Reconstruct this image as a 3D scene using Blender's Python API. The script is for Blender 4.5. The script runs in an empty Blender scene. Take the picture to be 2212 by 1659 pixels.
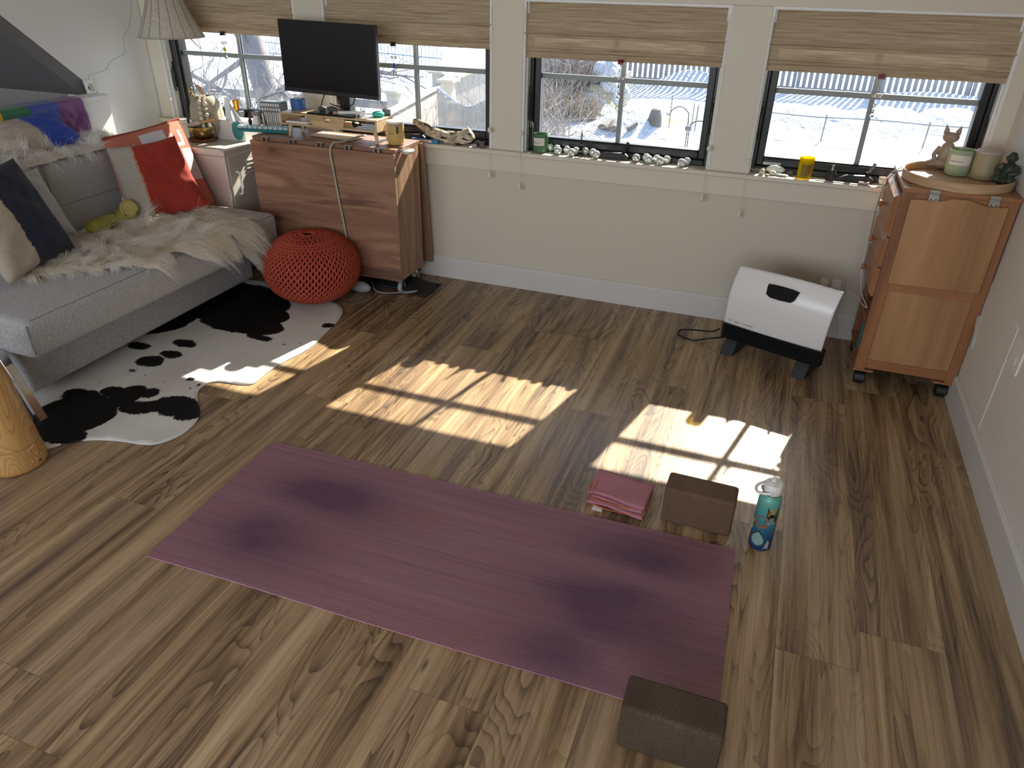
import bpy, math, random
import numpy as np
from mathutils import Matrix, Vector, Euler
R_ = math.radians
scene = bpy.context.scene
COL = scene.collection
rnd = random.Random(7)
nrs = np.random.RandomState(11)

# ------------------------------------------------------------------ colours and materials
def lin(c):
    if isinstance(c, str):
        c = [int(c[i:i+2], 16) / 255 for i in (1, 3, 5)]
    return tuple((x / 12.92 if x <= 0.04045 else ((x + 0.055) / 1.055) ** 2.4) for x in c[:3]) + (1.0,)

class NT:
    def __init__(s, name):
        s.m = bpy.data.materials.new(name); s.m.use_nodes = True
        s.t = s.m.node_tree; s.b = s.t.nodes['Principled BSDF']; s.out = s.t.nodes['Material Output']
    def n(s, typ, props=None, **ins):
        nd = s.t.nodes.new('ShaderNode' + typ)
        for k, v in (props or {}).items(): setattr(nd, k, v)
        for k, v in ins.items():
            s.set(nd, k, v)
        return nd
    def set(s, nd, k, v):
        key = int(k[1:]) if k[0] == 'i' and k[1:].isdigit() else k.replace('_', ' ')
        sock = nd.inputs[key]
        if isinstance(v, bpy.types.NodeSocket): s.t.links.new(v, sock)
        elif isinstance(v, bpy.types.Node): s.t.links.new(v.outputs[0], sock)
        else: sock.default_value = v
    def p(s, **ins):
        for k, v in ins.items(): s.set(s.b, k, v)
        return s
    def math(s, op, a, b=0.0, c=0.0, clamp=False):
        return s.n('Math', {'operation': op, 'use_clamp': clamp}, i0=a, i1=b, i2=c).outputs[0]
    def noise(s, vec, scale, detail=3, rough=.5, dist=0.0):
        return s.n('TexNoise', None, Vector=vec, Scale=scale, Detail=detail, Roughness=rough, Distortion=dist).outputs[0]
    def coord(s, kind='Object'):
        return s.n('TexCoord').outputs[kind]
    def mapping(s, vec, scale=(1, 1, 1), loc=(0, 0, 0), rot=(0, 0, 0)):
        return s.n('Mapping', None, Vector=vec, Scale=scale, Location=loc, Rotation=rot).outputs[0]
    def ramp(s, fac, stops, interp='LINEAR'):
        r = s.n('ValToRGB', None, Fac=fac); e = r.color_ramp; e.interpolation = interp
        while len(e.elements) < len(stops): e.elements.new(0.5)
        for el, (pos, col) in zip(e.elements, stops):
            el.position = pos; el.color = lin(col) if not isinstance(col, (int, float)) else (col, col, col, 1)
        return r.outputs[0]
    def mix(s, fac, a, b, mode='MIX'):
        nd = s.t.nodes.new('ShaderNodeMix'); nd.data_type = 'RGBA'; nd.blend_type = mode
        for idx, v in ((0, fac), (6, a), (7, b)):
            if isinstance(v, bpy.types.NodeSocket): s.t.links.new(v, nd.inputs[idx])
            else: nd.inputs[idx].default_value = v
        return nd.outputs[2]
    def sep(s, vec):
        return s.n('SeparateXYZ', None, Vector=vec).outputs
    def comb(s, x, y, z):
        return s.n('CombineXYZ', None, X=x, Y=y, Z=z).outputs[0]
    def bump(s, h, strength=.3, dist=.002):
        b = s.n('Bump', None, Height=h, Strength=strength, Distance=dist)
        s.t.links.new(b.outputs[0], s.b.inputs['Normal']); return s

def flat(name, col, rough=.5, metal=0.0, var=.06, vscale=8.0, bump=0.0, bscale=200.0, **kw):
    """a plain material: base colour with a little procedural variation"""
    t = NT(name); c = lin(col); v = t.coord()
    n = t.noise(v, vscale, 3)
    lo = tuple(x * (1 - var) for x in c[:3]) + (1,); hi = tuple(min(1, x * (1 + var)) for x in c[:3]) + (1,)
    t.p(Base_Color=t.mix(n, lo, hi), Roughness=rough, Metallic=metal)
    for k, x in kw.items(): t.set(t.b, k, x)
    if bump: t.bump(t.noise(v, bscale, 2), bump, .002)
    return t.m

# ------------------------------------------------------------------ geometry collector
def rotm(axis, deg): return Matrix.Rotation(R_(deg), 4, axis)
def T(x=0, y=0, z=0): return Matrix.Translation((x, y, z))
def frame(o, zdir, xdir=None):
    z = Vector(zdir).normalized()
    x = Vector(xdir) if xdir is not None else (Vector((1, 0, 0)) if abs(z.x) < .9 else Vector((0, 1, 0)))
    x = (x - z * x.dot(z)).normalized(); y = z.cross(x)
    m = Matrix((x, y, z)).transposed().to_4x4(); m.translation = Vector(o); return m

class G:
    def __init__(s): s.V = []; s.F = []; s.mi = []
    def add(s, V, F, M=None, mi=0):
        o = len(s.V)
        if M is not None: V = [tuple(M @ Vector(v)) for v in V]
        s.V.extend(tuple(v) for v in V); s.F.extend(tuple(i + o for i in f) for f in F); s.mi.extend([mi] * len(F))
        return s
    def box(s, x0, x1, y0, y1, z0, z1, M=None, mi=0):
        V = [(x, y, z) for z in (z0, z1) for y in (y0, y1) for x in (x0, x1)]
        F = [(0, 2, 3, 1), (4, 5, 7, 6), (0, 1, 5, 4), (2, 6, 7, 3), (0, 4, 6, 2), (1, 3, 7, 5)]
        return s.add(V, F, M, mi)
    def cbox(s, c, d, M=None, mi=0):
        return s.box(c[0]-d[0]/2, c[0]+d[0]/2, c[1]-d[1]/2, c[1]+d[1]/2, c[2]-d[2]/2, c[2]+d[2]/2, M, mi)
    def lathe(s, prof, n=32, M=None, mi=0, cap=True, sx=1.0, sy=1.0):
        V = []; F = []
        for r, z in prof:
            for i in range(n):
                a = 2 * math.pi * i / n; V.append((r * math.cos(a) * sx, r * math.sin(a) * sy, z))
        for j in range(len(prof) - 1):
            for i in range(n):
                k = (i + 1) % n; F.append((j*n+i, j*n+k, (j+1)*n+k, (j+1)*n+i))
        if cap:
            if prof[0][0] > 1e-6: F.append(tuple(reversed(range(n))))
            if prof[-1][0] > 1e-6: F.append(tuple((len(prof)-1)*n + i for i in range(n)))
        return s.add(V, F, M, mi)
    def cyl(s, p0, p1, r0, r1=None, n=16, mi=0):
        r1 = r0 if r1 is None else r1; p0 = Vector(p0); p1 = Vector(p1); d = p1 - p0
        return s.lathe([(r0, 0), (r1, d.length)], n, frame(p0, d), mi)
    def tube(s, pts, r, n=8, closed=False, mi=0, M=None):
        pts = [Vector(p) for p in pts]; m = len(pts); V = []; F = []
        rr = r if isinstance(r, (list, tuple)) else [r] * m
        up = None
        for i, p in enumerate(pts):
            a = pts[(i - 1) % m] if (closed or i > 0) else p; b = pts[(i + 1) % m] if (closed or i < m - 1) else p
            t = (b - a); t = t.normalized() if t.length > 1e-9 else Vector((0, 0, 1))
            if up is None: up = Vector((0, 0, 1)) if abs(t.z) < .9 else Vector((1, 0, 0))
            x = (up - t * up.dot(t)); x = x.normalized() if x.length > 1e-6 else t.orthogonal().normalized()
            y = t.cross(x); up = x
            for k in range(n):
                an = 2 * math.pi * k / n; V.append(p + (x * math.cos(an) + y * math.sin(an)) * rr[i])
        for i in range(m if closed else m - 1):
            j = (i + 1) % m
            for k in range(n):
                l = (k + 1) % n; F.append((i*n+k, i*n+l, j*n+l, j*n+k))
        if not closed: F.append(tuple(reversed(range(n)))); F.append(tuple((m-1)*n+k for k in range(n)))
        return s.add(V, F, M, mi)
    def ball(s, c, r, n=16, M=None, mi=0):
        rx, ry, rz = r if isinstance(r, (tuple, list)) else (r, r, r)
        h = n // 2
        prof = [(math.sin(math.pi * j / h), -math.cos(math.pi * j / h)) for j in range(h + 1)]
        prof[0] = (0, -1); prof[-1] = (0, 1)
        MM = T(*c) @ Matrix.Diagonal((rx, ry, rz, 1))
        if M is not None: MM = M @ MM
        return s.lathe([(max(r_, 1e-7), z) for r_, z in prof], n, MM, mi, cap=False)
    def prism(s, poly, z0, z1, M=None, mi=0):
        n = len(poly); V = [(x, y, z0) for x, y in poly] + [(x, y, z1) for x, y in poly]
        F = [tuple(reversed(range(n))), tuple(range(n, 2*n))] + [(i, (i+1) % n, n+(i+1) % n, n+i) for i in range(n)]
        return s.add(V, F, M, mi)
    def grid(s, fn, nu, nv, M=None, mi=0, cu=False):
        V = [fn(i / nu, j / nv) for j in range(nv + 1) for i in range(nu + (0 if cu else 1))]
        w = nu if cu else nu + 1
        F = [(j*w+i, j*w+(i+1) % w if cu else j*w+i+1, (j+1)*w+(i+1) % w if cu else (j+1)*w+i+1, (j+1)*w+i) for j in range(nv) for i in range(nu)]
        return s.add(V, F, M, mi)

def obj(name, g, mat, parent=None, smooth=None, bevel=0.0, seg=2, loc=None, rot=None, solid=0.0, sub=0):
    me = bpy.data.meshes.new(name); me.from_pydata(g.V, [], g.F); me.update()
    mats = mat if isinstance(mat, (list, tuple)) else [mat]
    for m in mats: me.materials.append(m)
    if len(mats) > 1: me.polygons.foreach_set('material_index', g.mi)
    if smooth is not None:
        me.polygons.foreach_set('use_smooth', [True] * len(g.F))
        if smooth < 179: me.set_sharp_from_angle(angle=R_(smooth))
    o = bpy.data.objects.new(name, me); COL.objects.link(o)
    if loc is not None: o.location = loc
    if rot is not None: o.rotation_euler = rot
    if parent is not None: o.parent = parent
    if solid:
        md = o.modifiers.new('Solidify', 'SOLIDIFY'); md.thickness = solid; md.offset = 0
    if bevel:
        md = o.modifiers.new('Bevel', 'BEVEL'); md.width = bevel; md.segments = seg; md.limit_method = 'ANGLE'; md.angle_limit = R_(40)
        if smooth is None:
            me.polygons.foreach_set('use_smooth', [True] * len(g.F)); me.set_sharp_from_angle(angle=R_(40))
        md.harden_normals = False
    if sub:
        md = o.modifiers.new('Subdivision', 'SUBSURF'); md.levels = sub; md.render_levels = sub
    return o

def tag(o, label, cat, group=None, kind=None):
    o['label'] = label; o['category'] = cat
    if group: o['group'] = group
    if kind: o['kind'] = kind
    return o
def thing(name, label, cat, loc=(0, 0, 0), rotz=0.0, group=None):
    o = bpy.data.objects.new(name, None); COL.objects.link(o); o.empty_display_size = .05
    o.location = loc; o.rotation_euler = (0, 0, R_(rotz)); return tag(o, label, cat, group)
def struct(name, g, mat, parent=None, **kw):
    o = obj(name, g, mat, parent, **kw)
    if parent is None: o['kind'] = 'structure'
    return o
def dup(root, loc=None, rotz=None, label=None, group=None):
    r = root.copy(); COL.objects.link(r)
    if loc is not None: r.location = loc
    if rotz is not None: r.rotation_euler = (0, 0, R_(rotz))
    if label: r['label'] = label
    if group: r['group'] = group
    for ch in list(root.children):
        c = ch.copy(); COL.objects.link(c); c.parent = r
        for g2 in list(ch.children):
            d = g2.copy(); COL.objects.link(d); d.parent = c
    return r

def text_geo(txt, size, depth=.0006, align='LEFT', spacing=1.0):
    cu = bpy.data.curves.new('t', 'FONT'); cu.body = txt; cu.size = size; cu.extrude = depth / 2
    cu.align_x = align; cu.space_character = spacing
    o = bpy.data.objects.new('t', cu); COL.objects.link(o)
    dg = bpy.context.evaluated_depsgraph_get(); me = o.evaluated_get(dg).to_mesh()
    g = G(); g.add([tuple(v.co) for v in me.vertices], [tuple(p.vertices) for p in me.polygons])
    o.evaluated_get(dg).to_mesh_clear(); bpy.data.objects.remove(o); bpy.data.curves.remove(cu)
    return g
def wrap_text(g, r, z0, ang0):
    """bend flat lettering (x along, y up) round a cylinder of radius r"""
    V = []
    for x, y, z in g.V:
        a = ang0 + x / r; V.append(((r + z) * math.cos(a), (r + z) * math.sin(a), z0 + y))
    g.V = V; return g
def smoothpath(pts, n=6):
    """Catmull-Rom through pts"""
    P = [Vector(p) for p in pts]; out = []
    for i in range(len(P) - 1):
        a = P[max(i-1, 0)]; b = P[i]; c = P[i+1]; d = P[min(i+2, len(P)-1)]
        for k in range(n):
            t = k / n
            out.append(.5 * ((2*b) + (c-a)*t + (2*a-5*b+4*c-d)*t*t + (3*b-a-3*c+d)*t**3))
    out.append(P[-1]); return out
def vnoise(x, y, seed=0):
    """cheap smooth value noise"""
    s = 0.0; a = 1.0
    for k in range(3):
        s += a * math.sin(x * 1.7 * 2**k + seed * 3.1 + 1.3 * math.sin(y * 1.9 * 2**k + seed)) * math.cos(y * 1.3 * 2**k + seed * 1.7 + math.sin(x * 1.1 * 2**k)); a *= .5
    return s

# ------------------------------------------------------------------ camera, sun, sky
cam = bpy.data.cameras.new('camera'); camo = bpy.data.objects.new('camera', cam); COL.objects.link(camo)
camo.location = (0.2389, -3.8543, 1.6594); camo.rotation_euler = (1.05194, -0.01677, 0.35377)
cam.sensor_fit = 'HORIZONTAL'; cam.sensor_width = 36; cam.lens = 1563.95 / 2212 * 36; cam.clip_start = .05; cam.clip_end = 500
scene.camera = camo
sun = bpy.data.lights.new('sun', 'SUN'); suno = bpy.data.objects.new('sun', sun); COL.objects.link(suno)
suno.rotation_euler = Vector((-0.292, -1.275, -1)).to_track_quat('-Z', 'Y').to_euler()
suno.location = (3, 13, 10)
sun.energy = 12.0; sun.angle = R_(.6); sun.color = (1.0, .93, .80)
w = bpy.data.worlds.new('sky'); scene.world = w; w.use_nodes = True
wt = w.node_tree; bg = wt.nodes['Background']
sky = wt.nodes.new('ShaderNodeTexSky'); sky.sky_type = 'NISHITA'; sky.sun_disc = False
sky.sun_elevation = R_(37.4); sky.sun_rotation = R_(13); sky.altitude = 200; sky.air_density = 1.0; sky.dust_density = 2.0
mixw = wt.nodes.new('ShaderNodeMix'); mixw.data_type = 'RGBA'; mixw.inputs[0].default_value = .55
wt.links.new(sky.outputs[0], mixw.inputs[6]); mixw.inputs[7].default_value = (1.2, 1.6, 2.4, 1)
wt.links.new(mixw.outputs[2], bg.inputs[0]); bg.inputs[1].default_value = .42
scene.view_settings.view_transform = 'Standard'; scene.view_settings.look = 'None'
scene.view_settings.exposure = 0.55; scene.view_settings.gamma = 1.0; scene.view_settings.use_curve_mapping = False
cy = scene.cycles
cy.use_denoising = True; cy.max_bounces = 10; cy.diffuse_bounces = 6; cy.glossy_bounces = 4; cy.transmission_bounces = 8
cy.transparent_max_bounces = 16; cy.caustics_reflective = False; cy.caustics_refractive = False; cy.sample_clamp_indirect = 8.0
# ================================================================== shared materials
def woodmat(name, cols, axis=0, scale=1.0, rough=.45, rings=14.0, knots=False, contrast=1.0, seed=0.0, coat=0.0):
    """procedural wood, grain running along local axis 0/1/2"""
    t = NT(name); c = t.mapping(t.coord(), loc=(seed, seed * .7, seed * 1.3))
    st = [9 * scale] * 3; st[axis] = .9 * scale
    lowv = t.mapping(c, scale=tuple(st))
    st2 = [130 * scale] * 3; st2[axis] = 5 * scale
    n1 = t.noise(lowv, 1.0, 4, .55, .4)
    n2 = t.noise(t.mapping(c, scale=tuple(st2)), 1.0, 3, .6)
    w = t.math('SINE', t.math('MULTIPLY', n1, rings * 6.28)); w = t.math('MULTIPLY_ADD', w, .12, n1)
    w = t.math('MULTIPLY_ADD', t.math('SUBTRACT', n2, .5), .35, w)
    col = t.ramp(w, [(.25, cols[0]), (.5, cols[1]), (.78, cols[2])])
    if knots:
        k = [3.2 * scale] * 3; k[axis] = 1.6 * scale
        vo = t.n('TexVoronoi', {'feature': 'F1'}, Vector=t.mapping(c, scale=tuple(k)), Scale=1.0).outputs[0]
        kk = t.ramp(vo, [(.035, 1.0), (.07, .35), (.14, 0.0)])
        col = t.mix(t.math('MULTIPLY', kk, .75), col, lin(knots))
    t.p(Base_Color=col, Roughness=rough)
    if coat: t.p(Coat_Weight=coat, Coat_Roughness=.25)
    t.bump(n2, .12, .001); return t.m

M = {}
def wallmat(name, col):
    t = NT(name); v = t.coord(); n = t.noise(v, 1.2, 2)
    c = lin(col); lo = tuple(x * .96 for x in c[:3]) + (1,)
    t.p(Base_Color=t.mix(n, lo, c), Roughness=.75); t.bump(t.noise(v, 260, 2), .08, .001); return t.m
M['wall'] = wallmat('wall_paint', '#cfc7b6')
M['cheek'] = wallmat('side_wall_paint', '#e8eaeb')
M['rwall'] = wallmat('white_wall_paint', '#dcd7cd')
M['trim'] = flat('trim_paint', '#d3cdbd', .45, var=.02)
M['base'] = flat('baseboard_paint', '#cfccc6', .45, var=.03)
M['white'] = flat('white_plastic', '#e6e4de', .4, var=.02)
M['black'] = flat('black_plastic', '#0c0c0e', .42, var=.1)
M['blackm'] = flat('black_window_metal', '#131417', .38, var=.1)
M['grey'] = flat('grey_plastic', '#6a6c70', .5)
M['chrome'] = flat('chrome', '#d8d8d8', .08, 1.0, var=.02)
M['steel'] = flat('brushed_steel', '#b4b2ad', .35, 1.0, var=.04)
M['gold'] = flat('gold_metal', '#b98a3a', .3, 1.0)
M['cord'] = flat('white_cord', '#d8d4c8', .6)
M['muntin'] = flat('grey_window_grille', '#848e92', .5, var=.05, vscale=300)
M['jamb'] = flat('white_window_liner', '#e2e4e2', .4, var=.02)

def glassmat():
    t = NT('window_glass'); tr = t.n('BsdfTransparent', None, Color=(.97, .985, .98, 1))
    gl = t.n('BsdfGlossy', None, Color=(1, 1, 1, 1), Roughness=.02)
    fr = t.n('Fresnel', None, IOR=1.35)
    ms = t.n('MixShader', None, i0=fr.outputs[0], i1=tr.outputs[0], i2=gl.outputs[0])
    t.t.links.new(ms.outputs[0], t.out.inputs['Surface']); return t.m
M['glass'] = glassmat()

# ------------------------------------------------------------------ floor
def floormat():
    t = NT('vinyl_plank_floor')
    uv = t.n('UVMap', {'uv_map': 'uv'}).outputs[0]; s = t.sep(uv)
    u, v = s[0], s[1]
    at = t.n('Attribute', {'attribute_name': 'pl'}); a = t.sep(at.outputs['Vector'])
    r1, r2 = a[0], a[1]
    off = t.math('MULTIPLY', r1, 37.0)
    # broad streaks
    p1 = t.comb(t.math('MULTIPLY_ADD', u, 14.0, off), t.math('MULTIPLY_ADD', v, .8, t.math('MULTIPLY', r2, 20.0)), off)
    n1 = t.noise(p1, 1.0, 4, .55, .5)
    # cathedral figure: contour lines of a stretched noise
    p2 = t.comb(t.math('MULTIPLY_ADD', u, 6.5, off), t.math('MULTIPLY_ADD', v, 1.0, off), t.math('ADD', off, 5.0))
    n2 = t.noise(p2, 1.0, 2, .45, .7)
    lines = t.math('FRACT', t.math('MULTIPLY', n2, 22.0))
    lines = t.math('POWER', lines, 3.0)
    msk = t.ramp(t.noise(t.comb(t.math('MULTIPLY_ADD', u, 4.0, off), t.math('MULTIPLY_ADD', v, .7, off), 3.0), 1.0, 1), [(.42, .12), (.58, 1.0)])
    # fine grain
    p3 = t.comb(t.math('MULTIPLY_ADD', u, 150.0, off), t.math('MULTIPLY', v, 3.0), off)
    n3 = t.noise(p3, 1.0, 4, .65)
    p4 = t.comb(t.math('MULTIPLY_ADD', u, 50.0, off), t.math('MULTIPLY', v, 1.0), off)
    n4 = t.noise(p4, 1.0, 3, .6, .6)
    f = t.math('MULTIPLY_ADD', t.math('SUBTRACT', n3, .5), .36, n1)
    f = t.math('MULTIPLY_ADD', t.math('SUBTRACT', n4, .5), .44, f)
    f = t.math('SUBTRACT', f, t.math('MULTIPLY', t.math('MULTIPLY', lines, .22), msk))
    f = t.math('MULTIPLY_ADD', t.math('SUBTRACT', r2, .5), .05, f)
    col = t.ramp(f, [(.22, '#4d3b2c'), (.39, '#7e654a'), (.52, '#9e8361'), (.66, '#b19774'), (.84, '#c7ae88')])
    # greyish / reddish drift
    hue = t.noise(t.comb(t.math('MULTIPLY_ADD', u, 7.0, off), t.math('MULTIPLY', v, .5), t.math('ADD', off, 9.0)), 1.0, 2)
    col = t.mix(t.ramp(hue, [(.48, 0.0), (.75, .4)]), col, t.mix(.5, col, lin('#7d7373')))
    # knots
    kv = t.n('TexVoronoi', None, Vector=t.comb(t.math('MULTIPLY_ADD', u, 5.0, off), t.math('MULTIPLY', v, 1.5), off), Scale=1.0).outputs[0]
    col = t.mix(t.math('MULTIPLY', t.ramp(kv, [(.015, 1.0), (.045, 0.0)]), .7), col, lin('#33281f'))
    # seams
    edge = t.ramp(a[2], [(0.0, 1.0), (1.0, 0.0)])
    us = t.math('MINIMUM', u, t.math('SUBTRACT', .2282, u))
    e = t.ramp(t.math('MULTIPLY', us, 1000.0), [(.0, 1.0), (1.0, 0.0)])
    ve = t.math('MINIMUM', t.n('Attribute', {'attribute_name': 'vend'}).outputs['Fac'], t.n('Attribute', {'attribute_name': 'vbeg'}).outputs['Fac'])
    e2 = t.ramp(t.math('MULTIPLY', ve, 1000.0), [(.0, 1.0), (1.0, 0.0)])
    ee = t.math('MAXIMUM', e, e2)
    col = t.mix(t.math('MULTIPLY', ee, .8), col, lin('#241b14'))
    t.p(Base_Color=col, Roughness=t.math('MULTIPLY_ADD', n3, .14, .30)); t.set(t.b, 'Specular_IOR_Level', .5)
    h = t.math('SUBTRACT', t.math('MULTIPLY', n3, .3), ee)
    t.bump(h, .25, .0012); return t.m
X0, PW, XR, XL = .4763, .2282, 1.150, -5.0
joints = {0: -2.259, 1: -2.106, -1: -1.729, -2: -1.416, -4: -1.226, -3: -.864, -6: -.539, -5: -2.05, 2: -1.026, -10: -2.413, -9: -3.07, -7: -.845, -8: -1.7, 3: -2.4}
def build_floor():
    V = []; F = []; uv = []; pl = []; vb = []; ve = []
    k0 = int(math.floor((XL - X0) / PW)); k1 = int(math.ceil((XR - X0) / PW))
    L = 1.524
    for k in range(k0, k1):
        xa = max(X0 + k * PW, XL); xb = min(X0 + (k+1) * PW, XR)
        j = joints.get(k, -rnd.random() * L)
        ys = sorted([y for y in [j + L * q for q in range(-6, 5)] if -6.0 < y < 0.0] + [-6.0, 0.02])
        for a, b in zip(ys[:-1], ys[1:]):
            n = len(V); V += [(xa, a, 0), (xb, a, 0), (xb, b, 0), (xa, b, 0)]; F.append((n, n+1, n+2, n+3))
            ua = xa - (X0 + k * PW); ub = xb - (X0 + k * PW); r1, r2 = rnd.random(), rnd.random()
            uv += [(ua, a), (ub, a), (ub, b), (ua, b)]; pl += [(r1, r2, 0)] * 4
            vb += [0, 0, b - a, b - a]; ve += [b - a, b - a, 0, 0]
    me = bpy.data.meshes.new('floor'); me.from_pydata(V, [], F); me.update(); me.materials.append(floormat())
    ul = me.uv_layers.new(name='uv'); ul.data.foreach_set('uv', np.array(uv).ravel())
    at = me.attributes.new('pl', 'FLOAT_VECTOR', 'CORNER'); at.data.foreach_set('vector', np.array(pl).ravel())
    at = me.attributes.new('vbeg', 'FLOAT', 'CORNER'); at.data.foreach_set('value', vb)
    at = me.attributes.new('vend', 'FLOAT', 'CORNER'); at.data.foreach_set('value', ve)
    o = bpy.data.objects.new('floor', me); COL.objects.link(o); o['kind'] = 'structure'
build_floor()
HT = 2.35
# sub floor and ceiling
struct('floor_slab', G().box(-5.1, 1.3, -6.1, .16, -.25, -.003), M['trim'])['kind'] = 'structure'
struct('ceiling', G().box(-5.1, 1.3, -6.1, .25, HT, HT + .1), M['rwall'])

# ------------------------------------------------------------------ window wall
WX = [(-3.486, -2.476), (-2.296, -1.286), (-1.113, -.103), (.076, 1.086)]
ZS, ZH = .800, 1.540
g = G()
g.box(-3.7, 1.3, .0, .16, -.02, ZS - .025)
g.box(-3.7, 1.3, .0, .16, ZH, HT)
xs = [-3.7] + [x for p in WX for x in p] + [1.3]
for a, b in zip(xs[0::2], xs[1::2]): g.box(a, b, .0, .16, ZS - .025, ZH)
struct('wall_back', g, M['wall'])
# casing boards on the posts, header, stool (sill) and apron
g = G()
for a, b in zip(xs[1:-1:2], xs[2:-1:2]): pass
for a, b in [(-2.476, -2.296), (-1.286, -1.113), (-.103, .076)]: g.box(a, b, -.012, .0, ZS, ZH)
g.box(-3.575, -3.486, -.012, 0, ZS, ZH); g.box(1.086, 1.15, -.012, 0, ZS, ZH)
struct('trim_1', g, M['trim'], bevel=.002)
struct('trim_2', G().box(-3.585, 1.15, -.013, 0, ZH, ZH + .18), M['trim'], bevel=.002)
struct('trim_3', G().box(-3.585, 1.15, -.042, .07, ZS - .024, ZS), M['trim'], bevel=.005)
struct('trim_4', G().box(-3.585, 1.15, -.018, 0, ZS - .118, ZS - .024), M['trim'], bevel=.002)
struct('baseboard_back', G().prism([(0, 0), (-.017, 0), (-.017, .118), (-.008, .130), (0, .130)], -3.585, 1.15, Matrix(((0, 0, 1, 0), (1, 0, 0, 0), (0, 1, 0, 0), (0, 0, 0, 1)))), M['base'])

def window(i, xa, xb):
    root = bpy.data.objects.new('window_%d' % i, None); COL.objects.link(root); root['kind'] = 'structure'
    root.location = ((xa + xb) / 2, .09, ZS); w2 = (xb - xa) / 2; H = ZH - ZS
    # white liner (jamb extension)
    g = G(); g.box(-w2, -w2 + .012, -.10, -.02, 0, H).box(w2 - .012, w2, -.10, -.02, 0, H).box(-w2 + .012, w2 - .012, -.10, -.02, H - .012, H)
    g.box(-w2 + .012, -w2 + .020, -.075, -.02, 0, H).box(w2 - .020, w2 - .012, -.075, -.02, 0, H)
    obj('window_liner', g, M['jamb'], root)
    # outer frame
    fo = w2 - .012
    g = G()
    for s in (-1, 1):
        x0, x1 = sorted((s * fo, s * (fo - .026))); g.box(x0, x1, -.035, .07, 0, H - .012)
    g.box(-fo + .026, fo - .026, -.035, .07, 0, .028).box(-fo + .026, fo - .026, -.035, .07, H - .035, H - .012)
    fr = obj('window_frame', g, M['blackm'], root, bevel=.004)
    # sash
    si = fo - .026; so = si - .034
    g = G()
    for s in (-1, 1):
        x0, x1 = sorted((s * si, s * so)); g.box(x0, x1, -.015, .05, .028, H - .036)
    g.box(-so, so, -.015, .05, .028, .062).box(-so, so, -.015, .05, H - .07, H - .036)
    g.box(-so, so, -.004, .05, .062, .070)
    obj('sash', g, M['blackm'], root, bevel=.004)
    obj('pane', G().box(-so - .005, so + .005, .024, .028, .06, H - .065), M['glass'], root)
    g = G(); g.box(-so, so, .030, .036, .365, .390).box(-.011, .011, .0301, .0361, .068, H - .07)
    g.box(-so, so, .012, .018, .366, .391).box(-.011, .011, .0121, .0181, .068, H - .07)
    obj('muntin', g, M['muntin'], root)
    # exterior sill and brickmould
    g = G(); g.box(-w2, w2, .06, .13, -.03, .03)
    obj('outer_sill', g, M['muntin'], root)
    # crank operator at the bottom
    g = G(); g.prism([(-.085, 0), (.085, 0), (.085, .018), (.06, .034), (-.04, .030), (-.085, .012)], -.075, -.034, Matrix(((1, 0, 0, .0), (0, 0, 1, 0), (0, 1, 0, .0), (0, 0, 0, 1))))
    g.cyl((.055, -.055, .03), (.055, -.058, .05), .011)
    cr = obj('window_crank', g, M['black'], root, bevel=.003)
    obj('crank_handle', G().tube([(.055, -.057, .045), (.062, -.058, .060), (.072, -.060, .084), (.077, -.061, .094)], [.009, .007, .007, .010], 10), M['grey'] if i == 4 else M['black'], cr, smooth=60)
    # lock levers on the sides
    g = G()
    for s in (-1, 1):
        x = s * (fo - .012)
        g.box(x - .010, x + .010, -.047, -.034, .18, .33)
        g.tube([(x - s * .004, -.05, .31), (x - s * .004, -.066, .27), (x - s * .004, -.066, .19), (x - s * .004, -.058, .16)], .005, 8)
    obj('lock_lever', g, M['black'], root, bevel=.003)
    return root
wins = [window(i + 1, *p) for i, p in enumerate(WX)]
# stuck label strip on the last sash
g = G().box(.150, .235, .0742, .0750, .833, .846)
st = obj('strip_label', g, flat('label_paper', '#c9cfcf', .5)); tag(st, 'thin pale printed strip stuck on black sash of the rightmost window', 'sticker')
tg = text_geo('TAEROR', .011, .0003); obj('lettering', tg, M['grey'], st, loc=(.160, .0740, .8355), rot=(R_(90), 0, 0))

# ------------------------------------------------------------------ side walls
g = G(); g.box(XR, XR + .15, -6.1, .2, -.02, HT)
struct('wall_right', g, M['rwall'])
struct('baseboard_right', G().prism([(0, 0), (-.016, 0), (-.016, .118), (-.006, .132), (0, .132)], -6.0, -.017, Matrix(((1, 0, 0, XR), (0, 0, 1, 0), (0, 1, 0, 0), (0, 0, 0, 1)))), M['base'])
# hatch panel in the right wall: thin raised door with fine gap
g = G(); g.box(XR - .004, XR, -1.003, -.12, .145, .575)
d = struct('door_1', g, M['rwall'], bevel=.0015)
g = G(); g.box(XR - .006, XR, -1.15, -1.04, .45, .56).box(XR - .008, XR - .006, -1.11, -1.08, .47, .50)
tag(obj('wall_plate', g, M['white'], bevel=.002), 'white blank wall plate low on right wall past the hatch', 'outlet')
# left cheek wall, knee wall and slope of the alcove beyond the dormer
CX = -3.585
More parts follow.
